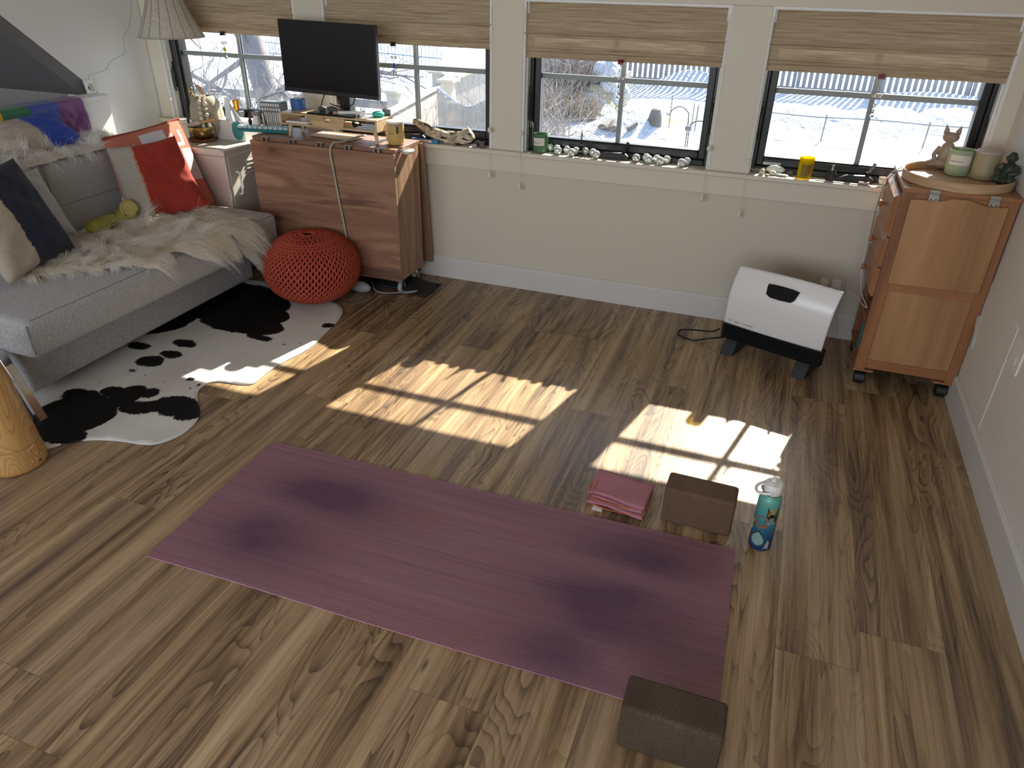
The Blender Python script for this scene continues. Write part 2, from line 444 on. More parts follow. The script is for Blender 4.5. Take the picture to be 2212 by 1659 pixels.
# prism() is drawn in (x,y)->(y,z) here
MY = Matrix(((0, 0, 1, 0), (1, 0, 0, 0), (0, 1, 0, 0), (0, 0, 0, 1)))
yT = -.55 - (HT - 1.0) / .9
struct('wall_left', G().prism([(.16, -.02), (.16, HT), (yT, HT), (-.55, 1.0), (-.55, -.02)], CX - .12, CX, MY), M['cheek'])
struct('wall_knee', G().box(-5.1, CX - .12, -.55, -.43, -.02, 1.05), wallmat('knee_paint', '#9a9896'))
struct('ceiling_slope', G().prism([(-.553, .997), (yT - .004, HT - .003), (yT, HT + .1), (-.45, 1.0)], -5.1, CX + .0004, MY), wallmat('slope_shade_grey', '#6d6d70'))  # slope coloured dark grey for the shade on its unlit underside
struct('wall_far', G().box(-5.2, -5.0, -6.1, .0, -.02, HT), M['cheek'])
# wall behind the camera with a wide opening added for fill light
g = G(); g.box(-5.1, 1.3, -6.1, -6.0, -.02, .75).box(-5.1, 1.3, -6.1, -6.0, 2.15, HT).box(-5.1, -3.6, -6.1, -6.0, .75, 2.15).box(.95, 1.3, -6.1, -6.0, .75, 2.15).box(-1.5, -1.2, -6.1, -6.0, .75, 2.15)
struct('wall_front', g, M['rwall'])
lp = bpy.data.lights.new('rear_fill_light', 'AREA'); lp.shape = 'RECTANGLE'; lp.size = 4.4; lp.size_y = 1.3; lp.energy = 60; lp.color = (.94, .97, 1.0)  # unseen area lamp added behind the camera to fill the room
lo = bpy.data.objects.new('rear_fill_light', lp); COL.objects.link(lo); lo.location = (-1.3, -6.12, 1.45); lo.rotation_euler = (R_(90), 0, R_(0))

# ------------------------------------------------------------------ roman shades
def shademat():
    t = NT('woven_shade_cloth'); c = t.coord()
    n = t.noise(t.mapping(c, scale=(2.5, 2.5, 380)), 1.0, 3, .75, .2)
    n2 = t.noise(t.mapping(c, scale=(5, 5, 130)), 1.0, 3, .6)
    f = t.math('MULTIPLY_ADD', n2, .4, t.math('MULTIPLY', n, .6))
    col = t.ramp(f, [(.30, '#7d6a50'), (.43, '#a8937a'), (.55, '#bfae94'), (.70, '#d8ccb6')])
    dif = t.n('BsdfDiffuse', None, Color=col); trl = t.n('BsdfTranslucent', None, Color=col)
    ms = t.n('MixShader', None, i0=.035, i1=dif.outputs[0], i2=trl.outputs[0])
    t.t.links.new(ms.outputs[0], t.out.inputs['Surface'])
    b = t.n('Bump', None, Height=n, Strength=.5, Distance=.002)
    t.t.links.new(b.outputs[0], dif.inputs['Normal']); return t.m
M['shade'] = shademat()
hem = [1.308, 1.300, 1.272, 1.272]
sl = ['woven beige roman shade over the window nearest the lamp', 'woven beige roman shade right behind the monitor',
      'woven beige roman shade above the mirrored balls', 'woven beige roman shade above the wooden cabinet, rightmost of four']
def shade(i, xa, xb, zb):
    r = thing('roman_shade', sl[i], 'window shade', ((xa+xb)/2, .02, 0), 0, 'roman shades in the window row')
    w2 = (xb - xa) / 2 - .006
    # profile (y towards room negative, z): main panel, then stacked folds
    sag = [0, .0, .005, .004][i]
    prof = [(.012, ZH - .002), (-.006, 1.47), (-.024, zb + .128), (-.034, zb + .113), (-.012, zb + .108), (-.004, zb + .128)]
    def strip(pts, name):
        def fn(u, v):
            k = v * (len(pts) - 1); a = int(min(k, len(pts) - 2)); f = k - a
            y = pts[a][0] * (1-f) + pts[a+1][0] * f; z = pts[a][1] * (1-f) + pts[a+1][1] * f
            x = -w2 + 2 * w2 * u
            amp = .0025 * (1 - v) ** 0 * (v > .2)
            return (x, y + amp * vnoise(u * 2.2 + i, v * 1.5, i), z + amp * 1.0 * vnoise(u * 1.3, v, i + 3))
        return obj(name, G().grid(fn, 24, (len(pts) - 1) * 3), M['shade'], r, smooth=40)
    strip(prof, 'top_panel')
    strip([(-.008, zb + .13), (-.016, zb + .062), (-.026, zb + .048), (-.004, zb + .043)], 'fold')
    strip([(-.008, zb + .06), (-.013, zb + .036), (-.019, zb + .029), (-.002, zb + .026)], 'fold')
    strip([(-.004, zb + .045), (-.007, zb + .004), (-.006, zb), (.002, zb), (.004, zb + .03)], 'fold')
    return r
for i, (a, b) in enumerate(WX): shade(i, a, b, hem[i])
# pull cords with toggles
def pull(x, ztog, zend, label, top=1.5, y=-.048):
    r = thing('shade_cord', label, 'cord', (x, y, zend), 0, 'shade pull cords')
    obj('cord', G().tube([(0, .03, top - zend), (.001, .004, 1.25 - zend), (0, 0, ztog - zend), (0, 0, .02)], .0013, 6), M['cord'], r)
    obj('toggle', G().ball((0, 0, ztog - zend), (.012, .008, .015), 12), M['cord'], r, smooth=180)
    obj('tassel', G().lathe([(.002, .02), (.005, .014), (.009, -.012), (.008, -.022), (.001, -.026)], 10), M['cord'], r, smooth=60)
pull(-3.45, .915, .70, 'thin white shade cord by the lamp pole, leftmost of the cords')
pull(-1.284, .905, .67, 'thin white shade cord right of the driftwood')
pull(-1.105, .90, .62, 'thin white shade cord beside the green candle in the mirrored ball window')
pull(-.112, .91, .67, 'thin white shade cord at right end of the mirrored balls')
pull(.083, .865, .61, 'thin white shade cord left of the pebbles')
# ================================================================== things on the floor
# ---- yoga mat
def matmat():
    t = NT('marbled_yoga_mat'); uv = t.n('UVMap', {'uv_map': 'uv'}).outputs[0]; s = t.sep(uv); u, v = s[0], s[1]
    wob = t.noise(t.comb(t.math('MULTIPLY', u, 220.0), t.math('MULTIPLY', v, 60.0), 0.0), 1.0, 2)
    ph = t.math('MULTIPLY_ADD', t.math('SUBTRACT', wob, .5), .0012, v)
    rib = t.math('SINE', t.math('MULTIPLY', ph, 2 * math.pi / .0055))
    rib01 = t.math('MULTIPLY_ADD', rib, .5, .5)
    stri = t.noise(t.comb(t.math('MULTIPLY', u, .8), t.math('MULTIPLY', v, 55.0), 3.0), 1.0, 3, .6)
    fine = t.noise(t.comb(t.math('MULTIPLY', u, 500.0), t.math('MULTIPLY', v, 500.0), 1.0), 1.0, 2)
    warp = t.noise(t.comb(t.math('MULTIPLY', u, 3.0), t.math('MULTIPLY', v, 7.0), 0.0), 1.0, 3)
    bl = None
    for bu, bv, ru, rv, a in [(.40, .22, .27, .13, 1.1), (.31, .48, .23, .15, .9), (1.47, .40, .27, .16, 1.1), (1.50, .13, .27, .11, 1.0), (1.34, .60, .17, .11, .9), (1.1, .05, .4, .05, .3)]:
        du = t.math('DIVIDE', t.math('SUBTRACT', u, bu), ru); dv = t.math('DIVIDE', t.math('SUBTRACT', v, bv), rv)
        d = t.math('ADD', t.math('MULTIPLY', du, du), t.math('MULTIPLY', dv, dv))
        d = t.math('MULTIPLY_ADD', t.math('SUBTRACT', warp, .5), 1.6, d)
        e = t.math('MULTIPLY', t.math('EXPONENT', t.math('MULTIPLY', d, -1.1)), a)
        bl = e if bl is None else t.math('MAXIMUM', bl, e)
    base = t.mix(t.ramp(stri, [(.35, 0.0), (.65, 1.0)]), lin('#8e6270'), lin('#a67b88'))
    base = t.mix(t.ramp(warp, [(.45, 0.0), (.7, .7)]), base, lin('#956063'))
    dark = lin('#472a50')
    blc = t.math('MINIMUM', t.math('MULTIPLY', bl, .85), .85)
    col = t.mix(blc, base, dark)
    hi = t.mix(.5, col, lin('#c9a3a6'))
    col = t.mix(t.math('MULTIPLY', t.ramp(rib01, [(.5, 0.0), (.85, 1.0)]), t.math('MULTIPLY_ADD', blc, -.45, .8)), col, hi)
    col = t.mix(t.math('MULTIPLY', t.ramp(rib01, [(.12, 1.0), (.45, 0.0)]), .85), col, lin('#3a1a26'))
    lines = t.ramp(t.noise(t.comb(0.0, t.math('MULTIPLY', v, 90.0), 5.0), 1.0, 0), [(.66, 0.0), (.69, .55), (.72, 0.0)])
    col = t.mix(lines, col, lin('#3c1b29'))
    t.p(Base_Color=col, Roughness=.75); t.set(t.b, 'Specular_IOR_Level', .3)
    t.bump(t.math('MULTIPLY_ADD', fine, .3, rib01), .5, .0008); return t.m
P = [Vector((-1.468, -1.920, 0)), Vector((.332, -1.889, 0)), Vector((.350, -2.578, 0)), Vector((-1.444, -2.612, 0))]
g = G(); nu, nv = 90, 36
for top in (1, 0):
    for j in range(nv + 1):
        for i in range(nu + 1):
            a = P[0].lerp(P[1], i / nu); b = P[3].lerp(P[2], i / nu); q = a.lerp(b, j / nv)
            q.y += .002 * math.sin(i / nu * 9); g.V.append((q.x, q.y, .0052 if top else .0006))
n1 = (nu+1)*(nv+1)
for j in range(nv):
    for i in range(nu):
        a = j*(nu+1)+i; g.F.append((a, a+nu+1, a+nu+2, a+1)); g.F.append((n1+a, n1+a+1, n1+a+nu+2, n1+a+nu+1))
ring = [i for i in range(nu)] + [j*(nu+1)+nu for j in range(nv)] + [nv*(nu+1)+i for i in range(nu, 0, -1)] + [j*(nu+1) for j in range(nv, 0, -1)]
for a, b in zip(ring, ring[1:] + ring[:1]): g.F.append((a, b, n1+b, n1+a))
g.mi = [0] * len(g.F)
o = obj('yoga_mat', g, matmat()); tag(o, 'ribbed mauve yoga mat with dark purple marbling on the plank floor', 'yoga mat')
me = o.data; ul = me.uv_layers.new(name='uv'); vi = np.empty(len(me.loops), dtype=int); me.loops.foreach_get('vertex_index', vi); vi = vi % n1
ul.data.foreach_set('uv', np.stack([(vi % (nu+1)) / nu * 1.80, (vi // (nu+1)) / nv * .69], 1).ravel())

# ---- yoga blocks
def blockmat(name, a, b, sc):
    t = NT(name); v = t.coord(); n = t.noise(v, sc, 3, .7); n2 = t.noise(v, 9, 3)
    t.p(Base_Color=t.mix(n2, t.mix(t.ramp(n, [(.4, 0.0), (.6, 1.0)]), lin(a), lin(b)), lin(a)), Roughness=.85); t.bump(n, .4, .001); return t.m
def yblock(x, y, w, d, h, rz, m, label):
    o = obj('yoga_block', G().cbox((0, 0, h/2), (w, d, h)), m, bevel=.011, seg=4, loc=(x, y, 0), rot=(0, 0, R_(rz)))
    tag(o, label, 'yoga block', 'yoga blocks'); return o
yblock(.190, -1.777, .236, .104, .145, -1, blockmat('brown_foam', '#57402f', '#7a5c48', 300), 'smooth brown foam yoga block standing between folded towel and water bottle')
yblock(.240, -2.664, .240, .104, .152, 0, blockmat('speckled_foam', '#37291c', '#6e5a48', 420), 'speckled dark brown yoga block at the near corner of the mat')

# ---- folded towel
def towel():
    r = thing('folded_towel', 'folded dusty rose towel with orange edging beside the brown block', 'towel', (-.085, -1.762, 0), -3)
    cloth = flat('rose_microfibre', '#aa727a', .9, var=.12, vscale=30, bump=.3, bscale=700); t = cloth
    ed = flat('orange_edging', '#b5623c', .8)
    w, d = .205, .160
    def layer(z0, th, dx0, dx1, dy0, dy1, wav, name):
        # rolled fold: closed loop section in (y,z), front edge is a fold
        def sec(u, v):
            x = -w/2 + dx0 + (w - dx0 + dx1) * u
            yb = d/2 + dy1; yf = -d/2 + dy0 + .010 * math.sin(u * 3.0 + wav)
            zz = z0 + .004 * math.sin(u * 5 + wav) + .006 * u * wav
            k = v * 4 % 4
            if k < 1: y = yb + (yf - yb) * k; z = zz + th + .003 * math.sin(k * 3.1 + u * 4 + wav)
            elif k < 2: a = (k - 1) * math.pi; y = yf - th * .55 * math.sin(a); z = zz + th * (.5 + .5 * math.cos(a))
            elif k < 3: y = yf + (yb - yf) * (k - 2); z = zz
            else: y = yb; z = zz + th * (k - 3)
            return (x, y, max(z, .001))
        g = G(); nu, nv = 20, 40
        g.grid(sec, nu, nv)
        return obj(name, g, cloth, r, smooth=50, solid=.002)
    layer(.004, .012, .0, .0, .0, .0, .6, 'lower_fold')
    layer(.018, .012, .012, -.004, .012, .0, 1.4, 'middle_fold')
    layer(.033, .011, -.004, .0, .018, -.004, .9, 'upper_fold')
    def edge(pts): return G().tube(smoothpath(pts, 6), .0024, 6)
    a = w / 2; b = d / 2
    obj('edging', edge([(-a, -b + .004, .010), (-a + .07, -b - .004, .007), (0, -b - .004, .008), (a - .03, -b - .002, .010), (a, -b + .004, .014)]), ed, r)
    obj('edging', edge([(-a - .002, -b + .004, .012), (-a - .003, 0, .010), (-a, b, .010)]), ed, r)
    obj('edging', edge([(-a + .002, -b + .018, .048), (-a - .004, -.02, .048), (-a + .001, b - .004, .047)]), ed, r)
    obj('edging', edge([(-a + .015, -b + .016, .046), (-a + .012, -.02, .049), (-a + .018, b - .004, .048)]), ed, r)
    obj('edging', edge([(-a + .013, -b + .004, .032), (0, -b + .002, .030), (a - .01, -b + .006, .034), (a, -b + .016, .030), (a, -b + .004, .016)]), ed, r)
    obj('care_label', G().box(-a + .025, -a + .060, -b - .018, -b + .006, .0005, .0035), M['white'], r)
    obj('edging', edge([(a, -b + .006, .014), (a + .004, -.02, .02), (a, b - .01, .016)]), ed, r)
towel()

# ---- water bottle
def bottle():
    r = thing('water_bottle', 'teal to blue metal water bottle with stickers and white straw lid', 'water bottle', (.405, -1.828, 0), -118)
    t = NT('teal_blue_paint'); z = t.sep(t.coord())[2]
    col = t.ramp(z, [(.0, '#12305c'), (.045, '#173f73'), (.09, '#2a6a86'), (.13, '#418a90'), (.20, '#62a89a')])
    t.p(Base_Color=col, Roughness=.38, Metallic=.1)
    R0 = .0365
    obj('body', G().lathe([(.030, .001), (.0345, .002), (R0, .006), (R0, .188), (.0362, .196), (.034, .205), (.030, .212), (.0265, .216), (.0255, .222), (.025, .224)], 48), t.m, r, smooth=50)
    obj('steel_ring', G().lathe([(.0262, .218), (.0266, .219), (.0266, .224), (.026, .225)], 40), M['steel'], r, smooth=40)
    lid = obj('lid', G().lathe([(.0285, .224), (.030, .226), (.0305, .245), (.029, .256), (.026, .260), (.012, .261), (.001, .261)], 48), M['white'], r, smooth=45)
    hinge = 0; obj('spout', G().box(-.024, .022, -.009, .009, .2605, .266).lathe([(.0075, 0), (.0075, .012), (.006, .014), (0.0001, .0145)], 20, T(.004, 0, .266)), M['white'], lid, bevel=.002)
    # carry loop on the lid, hanging to the left
    g = G().tube(smoothpath([(-.006, .031, .240), (-.020, .033, .236), (-.044, .020, .229), (-.050, .0, .227), (-.044, -.020, .229), (-.020, -.033, .236), (-.006, -.031, .240)], 6), .005, 8)
    for v in range(len(g.V)): pass
    hd = obj('carry_loop', g, M['white'], lid, smooth=60, rot=(0, 0, R_(118 + 8)))
    obj('hinge_button', G().cyl((0.021, -.021, .240), (.0248, -.0248, .240), .0085, n=20), M['steel'], lid, smooth=40, bevel=.001)
    # stickers wrapped on the body
    def patch(name, poly, mat, rr, par=r):
        """flat polygon (arc length s, z) bent round the body"""
        g = G(); n = len(poly); cx = sum(p[0] for p in poly) / n; cz = sum(p[1] for p in poly) / n
        RN = 5; V = []; F = []
        for k in range(RN + 1):
            f = k / RN
            for s_, z_ in poly:
                a = (cx + (s_ - cx) * f) / R0; V.append((rr * math.cos(a), rr * math.sin(a), cz + (z_ - cz) * f))
        for k in range(RN):
            for i in range(n): j = (i + 1) % n; F.append((k*n+i, k*n+j, (k+1)*n+j, (k+1)*n+i))
        return obj(name, g.add(V, F), mat, par)
    def drop(sc, cs, cz):
        pts = []
        for k in range(28):
            a = 2 * math.pi * k / 28; x = math.sin(a); y = -math.cos(a)
            if y > 0: x *= (1 - y) ** .55 * (1 + .3 * y); y *= 1.55
            pts.append((cs + x * sc, cz + y * sc))
        return pts
    s1 = patch('drop_sticker', drop(.028, .004, .047), flat('sticker_teal', '#2c6863', .4), R0 + .0005)
    patch('outline', drop(.0245, .004, .047), M['black'], R0 + .0009, s1)
    patch('drop_face', drop(.0215, .004, .047), flat('sticker_pale', '#7ea09b', .4), R0 + .0013, s1)
    # orange wreath of leaves
    og = flat('sticker_orange', '#8d5a35', .5)
    g = G()
    for k in range(20):
        an = 2 * math.pi * k / 20 + .15; cs = .006 + .019 * math.cos(an); cz = .122 + .021 * math.sin(an)
        poly = []
        for q in range(8):
            b = 2 * math.pi * q / 8; rr = (.0062 if q % 2 == 0 else .0034) * (1.25 if math.sin(an) < -.2 else .75)
            aa = (cs + rr * math.cos(b + an)) / R0; poly.append(((R0 + .0004) * math.cos(aa), (R0 + .0004) * math.sin(aa), cz + rr * math.sin(b + an)))
        g.add(poly, [tuple(range(8))])
    obj('leaf_wreath_sticker', g, og, r)
    # sunburst sticker with lettering
    c0 = .034
    s2 = patch('sunburst_sticker', [(c0 - .017, .114), (c0 + .019, .114), (c0 + .019, .184), (c0 - .017, .184)], M['black'], R0 + .0003)
    ye = flat('sticker_yellow', '#c49a3c', .5)
    g = G()
    for k in range(-5, 6):
        a0 = k * .30; 
        for (a, b, r0, r1) in [(a0 - .07, a0 + .07, .010, .034)]:
            q = [(math.sin(a) * r0, math.cos(a) * r0), (math.sin(b) * r0, math.cos(b) * r0), (math.sin(b) * r1, math.cos(b) * r1), (math.sin(a) * r1, math.cos(a) * r1)]
            V = []
            for s_, z_ in q:
                s_ = max(-.0142, min(.0142, s_)); z_ = min(z_, .034); aa = (c0 + s_) / R0; V.append(((R0 + .0005) * math.cos(aa), (R0 + .0005) * math.sin(aa), .1485 + z_))
            g.add(V, [(0, 1, 2, 3)])
    obj('sun_rays', g, ye, s2)
    for k, tx in enumerate(('LIFE', 'GOOD')):
        tg = text_geo(tx, .0165, .0003, spacing=.95); wrap_text(tg, R0, .1325 - k * .0150, (c0 - .0165) / R0)
        for q in range(len(tg.V)):
            x, y, z = tg.V[q]; f = (R0 + .0007) / math.hypot(x, y); tg.V[q] = (x * f, y * f, z)
        obj('lettering', tg, M['white'], s2)
    # small coloured script sticker on the left
    g = G().tube([((R0 + .0003) * math.cos(a), (R0 + .0003) * math.sin(a), z) for a, z in [(-.95, .066), (-.82, .078), (-1.0, .088), (-.80, .098), (-.70, .110), (-.66, .118)]], .0028, 6)
    obj('script_sticker', g, flat('sticker_mix', '#b08a62', .5, var=.6, vscale=90), r)
    patch('pale_sticker', [(.026, .008), (.044, .010), (.046, .040), (.038, .052), (.034, .036), (.030, .020)], flat('sticker_grey', '#9fa3a3', .5), R0 + .0003)
    patch('round_sticker', [(-.046 + .006 * math.cos(a), .168 + .010 * math.sin(a)) for a in np.linspace(0, 6.0, 14)], flat('sticker_grey2', '#86a8a0', .5), R0 + .0003)
bottle()

# ---- cowhide
def cowhide():
    out = [(-2.245, -2.285), (-2.207, -2.222), (-2.13, -2.171), (-2.03, -2.141), (-1.928, -2.125), (-1.872, -2.093), (-1.838, -2.011), (-1.852, -1.912), (-1.895, -1.843), (-1.978, -1.761), (-2.02, -1.703), (-2.030, -1.642), (-1.998, -1.608), (-1.931, -1.595), (-1.874, -1.586), (-1.836, -1.560), (-1.839, -1.50), (-1.842, -1.423), (-1.83, -1.316), (-1.81, -1.229), (-1.805, -1.117), (-1.821, -1.008), (-1.838, -.894), (-1.856, -.804), (-1.90, -.70), (-2.0, -.62), (-2.2, -.56), (-2.5, -.50), (-2.9, -.6), (-3.3, -.9), (-3.4, -1.3), (-3.2, -1.8), (-3.0, -2.2), (-2.7, -2.4), (-2.45, -2.38), (-2.33, -2.30)]
    out = [(p.x, p.y) for p in smoothpath([(x, y, 0) for x, y in out] + [(out[0][0], out[0][1], 0)], 5)[:-1]]
    A = np.array(out); B = np.roll(A, -1, 0)
    def inside(px, py):
        c = np.zeros(px.shape, bool)
        for (x0, y0), (x1, y1) in zip(A, B):
            cond = ((y0 > py) != (y1 > py))
            with np.errstate(divide='ignore', invalid='ignore'): xi = (x1 - x0) * (py - y0) / (y1 - y0 + 1e-12) + x0
            c ^= cond & (px < xi)
        return c
    # fan mesh: grid clipped + boundary handled through a triangulated polygon
    import mathutils
    pts = [Vector(p) for p in out]; xs = np.arange(-3.45, -1.78, .03); ys = np.arange(-2.42, -.48, .03)
    GX, GY = np.meshgrid(xs, ys); ins = inside(GX, GY)
    for x, y in zip(GX[ins], GY[ins]):
        if ((A - (x, y)) ** 2).sum(1).min() > .014 ** 2: pts.append(Vector((x, y)))
    n = len(out)
    vv, _, ff, *_r = mathutils.geometry.delaunay_2d_cdt(pts, [(i, (i + 1) % n) for i in range(n)], [tuple(range(n))] if False else [], 1, 1e-5)
    g = G(); ok = []
    for f in ff:
        cx = sum(vv[i][0] for i in f) / 3; cy_ = sum(vv[i][1] for i in f) / 3
        if inside(np.array([cx]), np.array([cy_]))[0]: ok.append(tuple(f))
    top = [(v[0], v[1], .0035) for v in vv]
    g.add(top, ok)
    t = NT('cowhide_fur'); c = t.coord(); s = t.sep(c)
    wx = t.noise(t.mapping(c, scale=(1, 1, 1)), 7, 4, .6); wy = t.noise(t.mapping(c, loc=(5, 3, 0)), 7, 4, .6)
    fz = t.noise(t.mapping(c, scale=(60, 160, 1), rot=(0, 0, .5)), 1.0, 3, .7)
    X = t.math('MULTIPLY_ADD', t.math('SUBTRACT', wx, .5), .055, s[0]); Y = t.math('MULTIPLY_ADD', t.math('SUBTRACT', wy, .5), .065, s[1])
    Y = t.math('MULTIPLY_ADD', t.math('SUBTRACT', fz, .5), .05, Y)
    spots = [(-2.60, -.84, .42, .26), (-2.30, -1.05, .26, .115), (-2.80, -1.15, .25, .25), (-2.23, -.93, .13, .10), (-2.602, -1.464, .066, .036), (-2.409, -1.352, .074, .040), (-2.421, -1.571, .074, .050), (-2.382, -1.478, .064, .040), (-2.111, -1.156, .080, .030), (-1.865, -.905, .032, .030),
             (-2.36, -2.05, .17, .15), (-2.47, -1.93, .09, .06), (-2.36, -1.86, .06, .045), (-2.276, -1.86, .065, .10), (-2.16, -1.92, .085, .055), (-2.09, -1.88, .07, .045), (-2.20, -1.80, .045, .035), (-2.02, -1.85, .110, .074), (-1.92, -1.87, .055, .060), (-2.34, -2.19, .17, .075), (-2.127, -1.637, .02, .014), (-2.423, -1.676, .018, .011), (-2.057, -1.664, .010, .011), (-2.07, -1.70, .006, .006), (-1.95, -1.18, .007, .007), (-2.9, -1.9, .2, .2)]
    acc = None
    for x, y, a, b in spots:
        dx = t.math('DIVIDE', t.math('SUBTRACT', X, x), a); dy = t.math('DIVIDE', t.math('SUBTRACT', Y, y), b)
        d = t.math('ADD', t.math('MULTIPLY', dx, dx), t.math('MULTIPLY', dy, dy))
        # signed distance-like so that small spots keep their size
        e = t.math('MULTIPLY', t.math('SUBTRACT', t.math('SQRT', d), 1.0), min(a, b))
        acc = e if acc is None else t.math('MINIMUM', acc, e)
    m = t.ramp(t.math('MULTIPLY_ADD', acc, 40.0, .5), [(.40, 1.0), (.60, 0.0)])
    speck = t.ramp(t.n('TexVoronoi', None, Vector=c, Scale=16.0).outputs[0], [(.06, 1.0), (.10, 0.0)])
    sm = t.math('MULTIPLY', speck, t.ramp(t.noise(c, 2.3, 2), [(.5, 0.0), (.6, .8)]))
    white = t.mix(fz, lin('#c9c6c0'), lin('#e6e3de')); white = t.mix(t.ramp(t.noise(c, 3, 3), [(.45, 0.0), (.75, .6)]), white, lin('#b7b0a6'))
    col = t.mix(sm, white, lin('#33302d')); col = t.mix(m, col, lin('#080809'))
    t.p(Base_Color=col, Roughness=.62); t.set(t.b, 'Specular_IOR_Level', .25); t.bump(fz, .35, .002)
    o = obj('cowhide_rug', g, t.m, smooth=180, solid=.004); tag(o, 'black and white cowhide rug partly under the grey sofa', 'rug')
cowhide()

# ---- knitted pouf
def pouf():
    r = thing('knitted_pouf', 'round knitted orange red pouf at the end of the sofa', 'pouf', (-2.14, -.60, .004))
    yarn = flat('orange_red_yarn', '#a8442e', .85, var=.15, vscale=40, bump=.4, bscale=500)
    core = flat('pouf_core', '#5e160c', .9)
    RX, RZ, ZC = .262, .185, .190
    def prof(ph):   # ph -pi/2 .. pi/2 ; slightly squashed superellipse
        c, s = math.cos(ph), math.sin(ph)
        return RX * abs(c) ** .82, ZC + RZ * math.copysign(abs(s) ** .95, s)
    obj('core', G().lathe([(max(prof(p)[0] - .010, 1e-4), ZC + (prof(p)[1] - ZC) * .955) for p in np.linspace(-math.pi/2, math.pi/2, 24)], 48, cap=False), core, r, smooth=180)
    g = G()
    NR = 31
    phs = np.linspace(-1.45, 1.47, NR)
    for k, ph in enumerate(phs):
        rr, zz = prof(ph); rn, zn = prof(min(ph + .05, 1.56)); tx, tz = rn - rr, zn - zz; l = math.hypot(tx, tz) or 1; tx /= l; tz /= l
        per = 50 if rr > .14 else (26 if rr > .07 else 14)
        n = per * 6; pts = []; step = (phs[1] - phs[0]) * RZ * 1.1
        for i in range(n):
            a = 2 * math.pi * i / n; q = a * per + k * math.pi * .85
            off = .72 * step * (math.sin(q) + .25 * math.sin(2 * q)); lift = .0035 * math.cos(2 * q + .6)
            R2 = rr + tx * off + tz * lift; Z2 = zz + tz * off - tx * lift
            aa = a + .20 * math.sin(q + 1.1) / per * 2.2
            pts.append((R2 * math.cos(aa), R2 * math.sin(aa), max(Z2, .006)))
        g.tube(pts, .0060 if rr > .1 else .0052, 6, closed=True)
    obj('knit_cover', g, yarn, r, smooth=180)
pouf()

# ---- tapering wooden diffuser column at the lower left
def column():
    r = thing('wooden_column', 'tall tapering pale wood column with small control dots, cut by left edge', 'floor column', (-2.28, -2.39, 0), 25)
    t = NT('pale_column_wood'); c = t.coord()
    n = t.noise(t.mapping(c, scale=(5, 5, 1.6)), 1.0, 2, .4, .4)
    ln = t.math('POWER', t.math('FRACT', t.math('MULTIPLY', n, 26.0)), 3.0)
    n3 = t.noise(t.mapping(c, scale=(120, 120, 5)), 1.0, 2)
    f = t.math('MULTIPLY_ADD', t.math('SUBTRACT', n3, .5), .3, t.math('SUBTRACT', .75, t.math('MULTIPLY', ln, .45)))
    t.p(Base_Color=t.ramp(f, [(.1, '#8a5f34'), (.5, '#b1854f'), (.85, '#c79c63')]), Roughness=.35)
    obj('body', G().lathe([(.098, .002), (.103, .006), (.104, .02), (.101, .06), (.092, .16), (.080, .27), (.068, .38), (.058, .46), (.045, .485), (.02, .49), (.0005, .49)], 56), t.m, r, smooth=60)
    tl = flat('seam_dark', '#7a542e', .6)
    obj('seam_ring', G().lathe([(.0975, .098), (.0980, .099), (.0975, .100)], 56, cap=False), tl, r)
    # controls facing the room
    def on(a, z, rr=.1):
        return (rr * math.cos(a), rr * math.sin(a), z)
    g = G()
    for a, z in [(-.52, .040), (-.28, .062), (-.10, .047), (-.34, .040)]:
        g.ball(on(a, z, .1022), .0022, 8)
    obj('indicator_light', g, flat('indicator', '#f4e6b0', .3), r, smooth=180)
    obj('button', G().cyl(on(-.22, .026, .1010), on(-.22, .026, .1042), .0058, n=16), flat('button_brown', '#6d4b2a', .4), r)
    obj('handwritten_mark', G().tube([on(-.55, .086, .1005), on(-.45, .088, .1007), on(-.35, .0925, .1005), on(-.25, .096, .1003)], .0008, 5), M['white'], r)
column()

